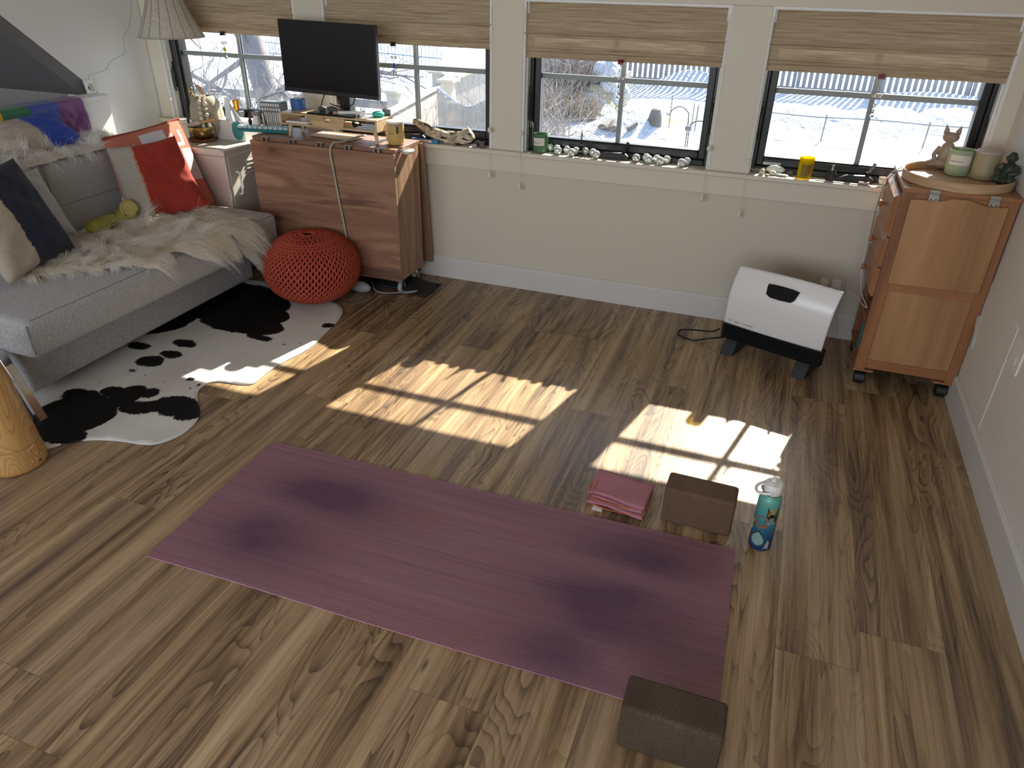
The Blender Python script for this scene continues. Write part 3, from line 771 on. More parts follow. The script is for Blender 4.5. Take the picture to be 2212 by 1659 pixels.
# ---- heater
def heater():
    r = thing('space_heater', 'white curved panel space heater with black grille on two feet', 'heater', (.149, -.316, 0), -20)
    wh = flat('heater_white', '#e3e1e0', .22, var=.015)
    W_, H0, H1 = .485, .155, .446
    # body: shallow curved shell; local x along width, y negative to room
    def fy(z):    # front surface profile
        k = (z - .075) / (H1 - .075)
        return -.066 - .032 * math.sin(min(max(k, 0), 1) * math.pi * .70) + .085 * max(0, k - .60) ** 1.7 * 2.4
    def shell(u, v):
        z = H0 + (H1 - H0) * v; x0 = -.008 + .020 * v; x1 = W_ - .006 + .022 * v
        bow = -.018 * math.sin(math.pi * u)
        return (x0 + (x1 - x0) * u, fy(z) + bow * .5, z + .010 * math.sin(math.pi * u) * v * v)
    nu, nv = 48, 30; g = G()
    V = [shell(i / nu, j / nv) for j in range(nv + 1) for i in range(nu + 1)]
    # handle opening
    hole = lambda u, v: (.36 < u < .64) and (.71 + .0 * abs(u - .5) < v < .87)
    F = [(j*(nu+1)+i, j*(nu+1)+i+1, (j+1)*(nu+1)+i+1, (j+1)*(nu+1)+i) for j in range(nv) for i in range(nu)]
    g.add(V, F)
    obj('front_panel', g, wh, r, smooth=180, solid=.006)
    # dark recessed handle with rounded D outline lying on the panel
    def D(u, v):
        return shell(u, v)
    outl = []
    top = [(.345, .855), (.40, .863), (.50, .865), (.60, .860), (.655, .845)]
    bot = [(.653, .83), (.635, .71), (.605, .665), (.50, .655), (.40, .662), (.355, .70), (.343, .80)]
    pts = [D(*p) for p in top + bot]; cx = D(.5, .76)
    g = G(); V = [tuple(Vector(p) + Vector((0, -.0075, 0))) for p in pts] + [tuple(Vector(cx) + Vector((0, -.0085, 0)))]
    n = len(pts); g.add(V, [(i, (i+1) % n, n) for i in range(n)])
    obj('handle_recess', g, flat('recess_black', '#060607', .9), r, smooth=180)
    obj('recess_rim', G().tube([Vector(D(*p)) + Vector((0, -.006, 0)) for p in top + bot], .0022, 6, closed=True), wh, r, smooth=60)
    # back body
    bk = flat('heater_charcoal', '#1b1d21', .5)
    obj('back_shell', G().prism([(-.055, .08), (-.005, .08), (-.002, .36), (-.02, .38), (-.045, .33), (-.065, .2)], .015, W_ - .025, MY), bk, r, bevel=.006)
    # grille: black slats at the bottom front
    gb = G(); zt = H0 + .004; zb = .072
    gb.prism([(-.045, zb), (-.075, zb + .006), (-.082, zt), (-.045, zt)], -.010, W_ + .004, MY)
    gr = obj('grille', gb, M['black'], r, bevel=.006)
    g = G()
    for k in range(9):
        z = zb + .008 + k * (zt - zb - .012) / 8
        g.box(-.008, W_ + .002, -.094 - .006 * math.sin(k / 8 * 3.1), -.070, z - .0016, z + .0016)
    obj('slat', g, flat('slat_black', '#17181b', .35), gr)
    ft = flat('foot_charcoal', '#2b2d31', .55)
    for x in (.045, .409):
        obj('foot', G().prism([(-.115, 0), (-.120, .004), (-.055, .085), (.045, .085), (.105, .004), (.10, 0)], -.032, .032, T(x, 0, 0) @ MY), ft, r, bevel=.008, seg=3)
    # brand lettering at lower left of the panel
    def place(tg, x0, z0):
        V = []
        for x, y, z in tg.V:
            u = (x0 + x) / W_; v = (z0 + y - H0) / (H1 - H0); q = shell(u, v); V.append((q[0], q[1] - .0040 - z, q[2]))
        tg.V = V; return tg
    gm = flat('logo_grey', '#77716b', .5)
    obj('lettering', place(text_geo('HEAT STORM', .0150, .0004, spacing=1.12), .052, .172), gm, r)
    ring = G().tube([(.033 + .0075 * math.cos(a), .178 - .155 + .0075 * math.sin(a), 0) for a in np.linspace(0, 2 * math.pi, 20)[:-1]], .0006, 4, closed=True)
    ring.V = [(x, y + .155, z) for x, y, z in ring.V]; ring.ball((.033, .178, 0), .0022, 8)
    obj('emblem', place(ring, 0, 0), gm, r)
    # power cord loop at the left
heater()
cg = G().tube(smoothpath([(.10, -.36, .10), (.06, -.34, .07), (-.04, -.27, .03), (-.10, -.24, .006), (-.11, -.27, .006), (-.10, -.31, .006), (-.03, -.345, .006), (.015, -.33, .010), (.06, -.34, .03), (.12, -.30, .03), (.3, -.15, .02), (.5, -.05, .04), (.61, -.03, .15), (.61, -.035, .26)], 8), .0042, 8)
tag(obj('power_cord', cg, M['black'], smooth=180), 'black heater power cord looping on floor left of the heater', 'cord')

# ---- wall outlet with two plugs
r = thing('wall_outlet', 'double wall outlet with white adapters on the back wall above heater', 'outlet', (.585, 0, .285))
obj('plate', G().box(-.072, .072, -.008, 0, -.045, .045), flat('plate_cream', '#c9c2b2', .4), r, bevel=.003)
for sx in (-.062, .062): obj('screw', G().cyl((sx, -.007, 0), (sx, -.0095, 0), .003, n=10), M['steel'], r)
obj('socket', G().box(-.045, -.010, -.0095, -.008, -.032, .032).box(.010, .045, -.0095, -.008, -.032, .032), M['white'], r, bevel=.001)
tag(obj('plug_adapter', G().box(-.045, -.008, -.045, -.0095, -.020, .022), M['white'], bevel=.004, loc=(.585, 0, .285)), 'small white cube plug adapter in the left socket', 'plug')
tag(obj('plug_timer', G().box(.000, .046, -.030, -.0095, -.018, .034), M['white'], bevel=.004, loc=(.592, 0, .285)), 'white rectangular plug adapter in the right socket', 'plug')
tag(obj('heater_plug', G().lathe([(.014, 0), (.016, .008), (.016, .022), (.012, .030), (.006, .036)], 16, T(.618, -.034, .262) @ rotm('X', 90)), M['black'], smooth=50), 'round black heater plug below the white adapter', 'plug')
# ================================================================== sofa corner
def fabric(name, a, b, scale=420, rough=.9):
    t = NT(name); c = t.coord()
    n1 = t.noise(t.mapping(c, scale=(scale, scale * .25, scale)), 1.0, 2, .6); n2 = t.noise(t.mapping(c, scale=(scale * .25, scale, scale * .25)), 1.0, 2, .6)
    n3 = t.noise(c, 5, 2)
    f = t.math('ADD', t.math('MULTIPLY', n1, .5), t.math('MULTIPLY', n2, .5))
    col = t.ramp(f, [(.36, a), (.64, b)])
    col = t.mix(t.math('MULTIPLY', n3, .25), col, lin(a))
    t.p(Base_Color=col, Roughness=rough); t.set(t.b, 'Specular_IOR_Level', .2); t.set(t.b, 'Sheen_Weight', .15)
    t.bump(f, .45, .0012); return t.m
M['sofa'] = fabric('grey_woven_fabric', '#8d8c8c', '#c3c1c0')
M['sofapipe'] = flat('seam_grey', '#7e7b77', .9)

def rbox_geo(x0, x1, y0, y1, z0, z1, r=.03, n=5, crown=0.0, cells=None):
    """rounded cushion block as subdivided box with crowned top"""
    hx, hy, hz = (x1-x0)/2, (y1-y0)/2, (z1-z0)/2; cx, cy_, cz = (x0+x1)/2, (y0+y1)/2, (z0+z1)/2
    def seq(h):
        a = [-h, -h + r*.3, -h + r*.65, -h + r]; m = max(2, int(2*h/.06)); b = [(-h + r) + (2*h - 2*r) * k / m for k in range(1, m)]
        return a + b + [h - r, h - r*.65, h - r*.3, h]
    X, Y, Z = seq(hx), seq(hy), seq(hz)
    def rnd_(p):
        q = Vector((max(-hx+r, min(hx-r, p[0])), max(-hy+r, min(hy-r, p[1])), max(-hz+r, min(hz-r, p[2]))))
        d = Vector(p) - q
        if d.length > 1e-9:
            nz = sum(1 for v in d if abs(v) > 1e-9)
            d = d.normalized() * r
        q = q + d
        fx = 1 - (q.x / hx) ** 2; fy_ = 1 - (q.y / hy) ** 2; fz = 1 - (q.z / hz) ** 2
        q.z += crown * max(fx, 0) ** .5 * max(fy_, 0) ** .5 * (1 if q.z > 0 else 0)
        return (q.x + cx, q.y + cy_, q.z + cz)
    g = G()
    def face(A, B, mk, flip):
        V = [rnd_(mk(a, b)) for b in B for a in A]; w = len(A)
        F = [(j*w+i, j*w+i+1, (j+1)*w+i+1, (j+1)*w+i) for j in range(len(B)-1) for i in range(w-1)]
        if flip: F = [tuple(reversed(f)) for f in F]
        g.add(V, F)
    face(X, Y, lambda a, b: (a, b, hz), False); face(X, Y, lambda a, b: (a, b, -hz), True)
    face(X, Z, lambda a, b: (a, -hy, b), False); face(X, Z, lambda a, b: (a, hy, b), True)
    face(Y, Z, lambda a, b: (hx, a, b), False); face(Y, Z, lambda a, b: (-hx, a, b), True)
    return g
def sofa():
    r = thing('sofa', 'grey woven fabric sofa bench against left wall, chrome front legs', 'sofa', (0, 0, 0))
    seat = obj('seat', rbox_geo(-3.36, -2.395, -2.115, -.515, .275, .445, .035, crown=.012), M['sofa'], r, smooth=180)
    obj('piping', G().tube([(-2.400, -2.105, .300), (-2.3965, -2.108, .36), (-2.402, -2.104, .425)], .0028, 6), M['sofapipe'], seat)
    obj('piping', G().tube([(-2.406, -2.08, .4372), (-2.406, -1.3, .4402), (-2.406, -.55, .4372)], .0016, 6), M['sofapipe'], seat)
    # cross seam lines on top (channels)
    obj('base', rbox_geo(-3.34, -2.585, -2.05, -.56, .045, .280, .02), M['sofa'], r, smooth=180)
    backs = [(-1.305, -.80), (-.795, -.53), (-2.10, -1.31)]
    for k, (a, b) in enumerate(backs):
        bk = obj('back_cushion', rbox_geo(-3.33, -3.105, a, b, .44, .795, .045, crown=.01), M['sofa'], r, smooth=180)
        obj('piping', G().tube(smoothpath([(-3.107, a + .01, .46), (-3.103, a + .008, .62), (-3.108, a + .010, .76), (-3.14, a + .03, .795)], 4), .0025, 6), M['sofapipe'], bk)
        obj('piping', G().tube(smoothpath([(-3.107, a + .012, .60), (-3.1035, (a+b)/2, .60), (-3.107, b - .012, .60)], 4), .0018, 6), M['sofapipe'], bk)
    obj('back_frame', G().box(-3.42, -3.34, -2.10, -.53, .10, .78), M['sofa'], r, bevel=.012)
    # chrome sled leg at the near front corner, black legs at the far end
    def slant(xa, xb, xc, xd, y0, y1): return G().add([(xa, y0, .30), (xb, y0, .30), (xc, y0, .0), (xd, y0, .0), (xa, y1, .30), (xb, y1, .30), (xc, y1, .0), (xd, y1, .0)],
           [(0, 1, 2, 3), (7, 6, 5, 4), (0, 4, 5, 1), (1, 5, 6, 2), (2, 6, 7, 3), (3, 7, 4, 0)])
    lg = obj('leg', slant(-2.578, -2.560, -2.440, -2.462, -2.152, -2.114), M['chrome'], r, bevel=.002)
    obj('leg_plate', slant(-2.640, -2.5785, -2.4625, -2.50, -2.148, -2.118), flat('leg_black', '#0a0a0b', .3), lg, bevel=.002)
    obj('leg_bracket', G().box(-2.95, -2.565, -2.150, -2.120, .262, .30), M['chrome'], r, bevel=.003)
    g = G()
    for k in range(3): g.tube([(-2.66 + .016*k, -2.150 + .036 * math.cos(a), .315 + .036 * math.sin(a)) for a in np.linspace(0, 2*math.pi, 22)[:-1]], .0065, 8, closed=True)
    obj('hinge_coil', g, M['black'], r, smooth=180)
    obj('leg', G().cyl((-2.47, -.60, .28), (-2.45, -.56, .0), .018, .013), M['black'], r, smooth=50)
    obj('leg', G().cyl((-3.2, -.60, .28), (-3.2, -.58, .0), .018, .013), M['black'], r, smooth=50)
    obj('leg', G().cyl((-3.2, -2.0, .28), (-3.2, -2.0, .0), .018, .013), M['black'], r, smooth=50)
sofa()

# ---- white console (boxed ledge) behind the sofa, with flag
g = G().box(-3.56, -3.462, -3.6, -.500, 0, .985)
struct('trim_5', g, M['cheek'], bevel=.002)
struct('trim_6', G().box(-3.585, -3.450, -3.6, -.492, .985, 1.005), M['cheek'], bevel=.002)

def flag():
    def fn(u, v):
        y = -.695 - 1.4 * u; 
        wr = .012 * vnoise(y * 7 + v * 3.2, v * 2.6, 2) + .006 * vnoise(y * 16 - v * 5, v * 5, 5)
        s = v * 1.0
        if s < .10: x = -3.55 + s; z = 1.011 + abs(wr) * .3
        elif s < .14: a = (s - .10) / .04 * math.pi / 2; x = -3.450 + .012 * math.sin(a); z = .999 + .012 * math.cos(a)
        else: x = -3.436 + .015 * (s - .14) + abs(wr) * min(1, (s - .14) * 8); z = .999 - (s - .14) * .62
        return (x, y + .06 * max(0, s - .14) * 0 - .01 * wr * 20 * (s > .3) * .5, z)
    g = G().grid(fn, 150, 60)
    t = NT('striped_flag_nylon'); y = t.sep(t.coord())[1]
    f = t.math('DIVIDE', t.math('SUBTRACT', -.695, y), 1.4)
    y2 = t.math('MULTIPLY', t.math('SUBTRACT', -.695, y), 1.0)
    stops = [(0.0, '#6d3476'), (.160 / 1.4, '#1f3fa0'), (.325 / 1.4, '#1d6b44'), (.485 / 1.4, '#d8a91f'), (.64 / 1.4, '#c8641e'), (.80 / 1.4, '#a81f22')]
    t.p(Base_Color=t.ramp(f, stops, 'CONSTANT'), Roughness=.5); t.set(t.b, 'Sheen_Weight', .2)
    o = obj('rainbow_flag', g, t.m, smooth=180, solid=.0008); tag(o, 'rainbow striped flag draped over white ledge behind the sofa', 'flag')
flag()
def pillow(name, TL, TR, BR, BL, th, mat, label, cat='pillow', group='throw pillows on the sofa', pinch=.07, puff=.42, seed=0, sides=None, wr=.006):
    TL, TR, BR, BL = map(Vector, (TL, TR, BR, BL))
    nrm = ((TR - TL) + (BR - BL)).cross((TL - BL) + (TR - BR)).normalized()
    N = 36
    def surf(sgn):
        def fn(u, v):
            a = u * 2 - 1; b = v * 2 - 1
            aa = a * (1 - pinch * (1 - b*b) * abs(a) ** 2); bb = b * (1 - pinch * (1 - a*a) * abs(b) ** 2)
            U = (aa + 1) / 2; V = (bb + 1) / 2
            p = (BL.lerp(BR, U)).lerp(TL.lerp(TR, U), V)
            t = max(0, (1 - a*a) * (1 - b*b)) ** puff
            edge = min(1 - abs(a), 1 - abs(b))
            w_ = wr * vnoise(a * 3 + seed, b * 3, seed) * min(1, edge * 6) + .5 * wr * math.sin((a + b) * 9 + seed) * math.exp(-((1-abs(a)) ** 2 + (1-abs(b)) ** 2) * 5) * min(1, edge * 8)
            return tuple(p + nrm * (sgn * th / 2 * t + w_))
        return fn
    g = G().grid(surf(1), N, N)
    g2 = G().grid(surf(-1), N, N); g.add(g2.V, [tuple(reversed(f)) for f in g2.F])
    o = obj(name, g, mat, smooth=180)
    me = o.data; ul = me.uv_layers.new(name='uv'); vi = np.empty(len(me.loops), dtype=int); me.loops.foreach_get('vertex_index', vi)
    vi = vi % ((N+1)**2); ul.data.foreach_set('uv', np.stack([(vi % (N+1)) / N, (vi // (N+1)) / N], 1).ravel())
    tag(o, label, cat, group); return o
def twotone(name, a, a2, b, edge, halo, wob=.05, left=True):
    """cloth dyed in two colours, boundary at u=edge with a bled halo"""
    t = NT(name); uv = t.n('UVMap', {'uv_map': 'uv'}).outputs[0]; s = t.sep(uv); c = t.coord()
    n = t.noise(t.mapping(uv, scale=(4, 14, 1)), 1.0, 4, .6)
    u = t.math('MULTIPLY_ADD', t.math('SUBTRACT', n, .5), wob, s[0])
    k = t.math('SUBTRACT', u, edge)
    m = t.ramp(t.math('MULTIPLY_ADD', k, 20.0, .5), [(.35, 0.0), (.65, 1.0)])
    h = t.ramp(t.math('MULTIPLY_ADD', k, 12.0, .5), [(.1, 0.0), (.42, .8), (.6, 0.0)])
    w1 = t.noise(t.mapping(c, scale=(500, 500, 500)), 1.0, 2); blot = t.noise(c, 9, 3)
    A = t.mix(t.ramp(w1, [(.35, 0.0), (.65, 1.0)]), lin(a), lin(a2)); B = t.mix(t.math('MULTIPLY', blot, .6), lin(b[0]), lin(b[1]))
    col = t.mix(m, A, B); 
    if halo: col = t.mix(h, col, lin(halo))
    t.p(Base_Color=col, Roughness=.88); t.set(t.b, 'Sheen_Weight', .1); t.bump(w1, .3, .001); return t.m
pillow('red_pillow', (-3.065, -.950, .824), (-2.850, -.687, .859), (-2.673, -.702, .478), (-2.965, -1.02, .44), .11,
       twotone('red_beige_dye', '#8f877c', '#b5ada1', ('#9c2c18', '#7a1c10'), .34, '#b06a3c', .09), 'red and beige dip dyed pillow leaning on the patterned orange pillow', seed=1)
# patterned orange pillow
def orangemat():
    t = NT('orange_block_wool'); uv = t.n('UVMap', {'uv_map': 'uv'}).outputs[0]; s = t.sep(uv); u, v = s[0], s[1]
    def rect(u0, u1, v0, v1):
        a = t.math('MULTIPLY', t.math('GREATER_THAN', u, u0), t.math('LESS_THAN', u, u1)); b = t.math('MULTIPLY', t.math('GREATER_THAN', v, v0), t.math('LESS_THAN', v, v1))
        return t.math('MULTIPLY', a, b)
    acc = None
    for q in [(.38, .70, .62, .93), (.82, .97, .30, .66), (.12, .34, .40, .52), (.10, .14, .66, .84), (.14, .30, .66, .70), (.26, .30, .66, .84), (.76, .79, .78, .86), (.88, .92, .70, .88), (.78, .92, .70, .74), (.0, .3, .1, .3), (.5, .8, .1, .35)]:
        k = rect(*q); acc = k if acc is None else t.math('MAXIMUM', acc, k)
    n = t.noise(t.coord(), 350, 2); n2 = t.noise(t.coord(), 8, 2)
    A = t.mix(n, lin('#9c4a38'), lin('#c9826c')); B = t.mix(n, lin('#a9aab0'), lin('#d6d6da'))
    t.p(Base_Color=t.mix(acc, A, B), Roughness=.95); t.bump(n, .5, .002); return t.m
op = pillow('orange_pillow', (-3.10, -.925, .862), (-3.045, -.435, .892), (-2.80, -.530, .455), (-3.00, -.99, .45), .13, orangemat(), 'orange and pale grey block patterned wool pillow behind the red one', seed=3, pinch=.03)
# blanket stitch roll along top and right edges
TL, TR, BR = Vector((-3.10, -.925, .862)), Vector((-3.045, -.435, .892)), Vector((-2.80, -.530, .455))
g = G(); 
st = flat('stitched_edge', '#8c4133', .9, var=.25, vscale=60)
pth = []
for k in range(120):
    f = k / 119; p = TL.lerp(TR, f); p = p + Vector((0, 0, -.012 * math.sin(math.pi * f) ** .7)); pth.append(p)
g.tube(pth, [.0095 + .0022 * (k % 3 == 0) for k in range(120)], 8)
obj('stitched_edge', g, st, op, smooth=60)
g = G().tube([TR.lerp(BR, k / 59) + Vector((-.004, -.010 * math.sin(math.pi * k / 59), 0)) for k in range(60)], [.0085 + .002 * (k % 3 == 0) for k in range(60)], 8)
obj('stitched_edge', g, st, op, smooth=60)
pillow('navy_pillow', (-2.92, -1.96, .885), (-2.985, -1.520, .895), (-2.865, -1.435, .462), (-2.72, -1.90, .468), .15,
       twotone('navy_beige_dye', '#9b8b7b', '#c0b2a3', ('#0f1a33', '#0a1226'), .40, None, .06), 'navy and beige dip dyed pillow at the near end of the sofa', seed=5)
pillow('blue_pillow', (-3.40, -1.40, .965), (-3.355, -.985, .985), (-3.215, -.915, .838), (-3.20, -1.36, .822), .12,
       twotone('blue_beige_dye', '#93887c', '#b8aca0', ('#1b3fa8', '#16348c'), .52, '#6d79a8', .05), 'bright blue and beige dip dyed pillow on the sofa back below the flag', seed=7)
pillow('grey_pillow', (-3.05, -1.82, .80), (-3.05, -1.370, .815), (-2.96, -1.330, .50), (-2.94, -1.80, .47), .12,
       fabric('pale_grey_cloth', '#9a9b9e', '#c3c4c6', 300), 'pale grey pillow mostly hidden behind the navy one', seed=9)

# ---- long haired sheepskins
def hairmat(name, a, b, c_):
    t = NT(name); at = t.n('Attribute', {'attribute_name': 'tone'}).outputs['Fac']
    col = t.ramp(at, [(.0, a), (.5, b), (1.0, c_)])
    t.p(Base_Color=col, Roughness=.42); t.set(t.b, 'Specular_IOR_Level', .35)
    tr = t.n('BsdfTranslucent', None, Color=col)
    ms = t.n('MixShader', None, i0=.5, i1=t.b.outputs[0], i2=tr.outputs[0]); t.t.links.new(ms.outputs[0], t.out.inputs['Surface'])
    return t.m
def skin(name, label, surf, flow, inside, n, L, width, seed, colors, thick=.02, clumps=260):
    """surf(u,v)->point,normal ; flow(u,v)->combing direction ; strands are narrow ribbons grouped in locks"""
    rs = np.random.RandomState(seed)
    r = thing(name, label, 'sheepskin', (0, 0, 0), 0, 'long haired sheepskins')
    hide = G().grid(lambda u, v: tuple(surf(u, v)[0]), 50, 30)
    obj('hide', hide, flat(name + '_hide', '#e6dfcf', .95), r, smooth=180)
    # lock centres
    cl = []
    while len(cl) < clumps:
        u, v = rs.rand(2)
        if inside(u, v):
            p, nn = surf(u, v); d = flow(u, v)
            cl.append((np.array(p), np.array(d) + rs.randn(3) * .28, rs.rand(), (u, v), rs.randn(3) * .35, .75 + .5 * rs.rand()))
    CP = np.array([c[0] for c in cl])
    SEG = 7; V = []; F = []; tone = []
    for k in range(n):
        while True:
            u, v = rs.rand(2)
            if inside(u, v): break
        p, nn = surf(u, v); p = np.array(p, float); nn = np.array(nn, float)
        j = int(((CP - p) ** 2).sum(1).argmin()); c = cl[j]
        d = c[1] * .8 + np.array(flow(u, v)) * .35 + rs.randn(3) * .10; d /= np.linalg.norm(d) + 1e-9
        l = L * c[5] * (.65 + .5 * rs.rand())
        stray = rs.rand() < .06
        lift = (.65 + .45 * rs.rand()) * (1.5 if stray else 1)
        dirn = nn * lift + d * .9; dirn /= np.linalg.norm(dirn)
        curl = c[4] + rs.randn(3) * (.25 if stray else .07)
        pts = [p]; q = p.copy(); step = l / SEG; tip = c[0] + c[1] * L * .75 + nn * .01
        for s in range(SEG):
            f = (s + 1) / SEG
            dirn = dirn + np.array([0, 0, -.21]) * (.4 + f) + d * .12 + curl * .18
            if not stray: dirn += (tip - q) * 1.6 * f
            dirn /= np.linalg.norm(dirn) + 1e-9
            q = q + dirn * step
            # keep above sofa
            q = keep(q, rs) if keep else q
            pts.append(q.copy())
        pts = np.array(pts)
        side = np.cross(pts[-1] - pts[0], np.array([rs.randn() * .4, rs.randn() * .4, 1.0])); side /= np.linalg.norm(side) + 1e-9
        b = len(V); wd = width * (.7 + .6 * rs.rand())
        for s in range(SEG + 1):
            w_ = wd * (1 - .75 * s / SEG)
            V.append(pts[s] - side * w_ / 2); V.append(pts[s] + side * w_ / 2)
        for s in range(SEG):
            F.append((b + 2*s, b + 2*s + 1, b + 2*s + 3, b + 2*s + 2))
        tn = min(1, max(0, .55 * c[2] + .45 * rs.rand())); tone += [tn] * (2 * (SEG + 1))
    me = bpy.data.meshes.new('fleece'); V = np.array(V, dtype=np.float32); F = np.array(F, dtype=np.int32)
    me.from_pydata(V.tolist(), [], F.tolist()); me.update()
    at = me.attributes.new('tone', 'FLOAT', 'POINT'); at.data.foreach_set('value', tone)
    me.polygons.foreach_set('use_smooth', [True] * len(F)); me.materials.append(hairmat(name + '_hair', *colors))
    o = bpy.data.objects.new('fleece', me); COL.objects.link(o); o.parent = r; o['kind'] = 'stuff'
    return r
ZT = .458
def keep(q, rs):
    x, y, z = q
    if x < -2.40 and -2.12 < y < -.5 and z < ZT: z = ZT + .004 * rs.rand()
    elif -2.40 <= x < -2.372 and .27 < z < ZT: x = -2.372
    return np.array([x, y, z])
def seat_surf(u, v):
    """u along y (near to far), v from back to front edge, then over it"""
    y = -1.80 + 1.06 * u
    edge = .58 + .40 * math.sin(min(1, u * 1.15 + .12) * math.pi) ** .5  # how far forward
    front = [(0, -2.76), (.08, -2.66), (.2, -2.50), (.30, -2.40), (.36, -2.385), (.42, -2.46), (.5, -2.41), (.6, -2.35), (.70, -2.30), (.78, -2.30), (.84, -2.40), (.90, -2.25), (.96, -2.23), (1, -2.36)]
    for (a, xa), (b, xb) in zip(front[:-1], front[1:]):
        if a <= u <= b: xf = xa + (xb - xa) * (u - a) / (b - a)
    back = -3.08
    d = (xf - back) * v; x = back + d; z = .462 + .010 * vnoise(x * 6, y * 6, 3)
    nrm = (0, 0, 1)
    if x > -2.425:
        e = x + 2.425
        a = min(e / .05, 1) * math.pi / 2
        x = -2.425 + .048 * math.sin(a); z = .462 - .048 * (1 - math.cos(a)) - max(0, e - .05) * 1.0; nrm = (math.sin(a), 0, math.cos(a))
    return (x, y, z), nrm
def seat_flow(u, v):
    y = -1.80 + 1.06 * u
    if u > .86: return (.75, .45 * (u - .7), -.35 * v)
    return (.55 + .25 * v, -.45 + .75 * u + .35 * math.sin(u * 13), .0)
ins = lambda u, v: not ((u < .10 and (v < .35 or v > .95)) or (u > .93 and v < .2))
skin('sheepskin', 'cream long haired sheepskin spread over seat and front edge of the sofa', seat_surf, seat_flow, ins, 22000, .118, .0018, 4, ('#ece2cc', '#f8f5ee', '#fefefe'), clumps=260)
def back_surf(u, v):
    y = -1.95 + 1.22 * u; x = -3.42 + .30 * v
    z = .815 + .022 * math.sin(v * math.pi) + .006 * vnoise(x * 8, y * 5, 8)
    nrm = (0, 0, 1)
    if x > -3.13: e = x + 3.13; z -= e * .9; x = -3.13 + e * .35; nrm = (.7, 0, .7)
    return (x, y, z), nrm
keep = None
def back_flow(u, v): return (.35 + .3 * v, .45 * math.sin(u * 5 + .5), .0)
skin('sheepskin', 'white long haired sheepskin along the top of the sofa back', back_surf, back_flow, lambda u, v: not (u > .85 and v > .75), 10000, .115, .0018, 9, ('#f0ece4', '#f9f8f6', '#fefefe'), clumps=180)

# ---- plush duck
def duck():
    r = thing('plush_duck', 'small yellow green plush duck toy with flat bill lying on the sheepskin', 'plush toy', (-2.965, -1.09, .505), 0); r.scale = (1.15, 1.15, 1.15)
    pl = flat('duck_plush', '#9c9640', .95, var=.25, vscale=60, bump=.6, bscale=260); bl = flat('duck_bill', '#b9a963', .8)
    # body: lying along -y
    obj('body', G().ball((0.0, -.085, -.008), (.038, .070, .030), 24).ball((.0, -.03, -.002), (.032, .05, .026), 20), pl, r, smooth=180)
    obj('head', G().ball((0.02, .035, .006), (.034, .038, .036), 24), pl, r, smooth=180)
    # broad upturned flat bill: rounded outline facing the room
    Mx = frame((.045, .048, .036), (.78, -.28, .40), (0.1, 1, .15))
    pts = []
    for a in np.linspace(0, 2 * math.pi, 40)[:-1]:
        rr = .040 + .006 * math.cos(2 * a) - .007 * math.exp(-((a - 5.4) / .35) ** 2); pts.append((rr * .88 * math.cos(a), rr * 1.15 * math.sin(a)))
    obj('bill', G().prism(pts, -.006, .006, Mx), bl, r, bevel=.003)
    obj('bill_seam', G().tube([Mx @ Vector((x * .86, y * .86, .0075)) for x, y in pts], .0009, 5, closed=True), flat('bill_seam', '#8a7430', .8), r)
    obj('eye', G().ball((.050, .016, .016), .0042, 10), M['black'], r, smooth=180)
    obj('eye', G().ball((.055, .050, -.004), .0042, 10), M['black'], r, smooth=180)
    # fluff
    rs = np.random.RandomState(5); V = []; F = []
    for k in range(2600):
        d = rs.randn(3); d /= np.linalg.norm(d)
        c, s = [((0, -.085, -.008), (.038, .070, .030)), ((0.02, .035, .006), (.034, .038, .036))][int(rs.rand() > .62)]
        p = np.array(c) + d * np.array(s); q = p + d * .009 + rs.randn(3) * .003; sd = np.cross(d, rs.randn(3)); sd /= np.linalg.norm(sd)
        b = len(V); V += [p - sd * .0006, p + sd * .0006, q]; F.append((b, b+1, b+2))
    obj('fluff', G().add([tuple(map(float, v)) for v in V], F), pl, r)['kind'] = 'stuff'
duck()

# ---- battery pack on the ledge with fairy light wire up the wall
r = thing('battery_pack', 'small white battery pack with printed panel leaning on the ledge', 'battery box', (-3.552, -.520, 1.005), 0)
r.rotation_euler = (0, R_(-10), 0)
obj('case', G().box(-.012, .010, -.026, .026, 0, .075), M['white'], r, bevel=.004)
g = G()
for k in range(7): g.box(.0102, .0108, -.014, .016, .012 + k * .006, .015 + k * .006)
obj('printed_panel', g, M['grey'], r)
obj('switch', G().box(.010, .013, -.021, -.016, .02, .04), M['black'], r)
def wl(y, z): return (CX + .006, y, z)
g = G().tube(smoothpath([(-3.556, -.515, 1.083), (-3.565, -.50, 1.10), wl(-.44, 1.105), wl(-.36, 1.115), wl(-.33, 1.145), wl(-.285, 1.165), wl(-.195, 1.19), wl(-.19, 1.235), wl(-.17, 1.285), wl(-.125, 1.32), wl(-.11, 1.35), wl(-.07, 1.42), wl(-.06, 1.50), wl(-.10, 1.56), wl(-.14, 1.62)], 4), .0011, 5)
tag(obj('fairy_light_wire', g, flat('wire_silver', '#9a9d9c', .5), smooth=180), 'thin silver fairy light wire trailing up the left wall', 'wire')
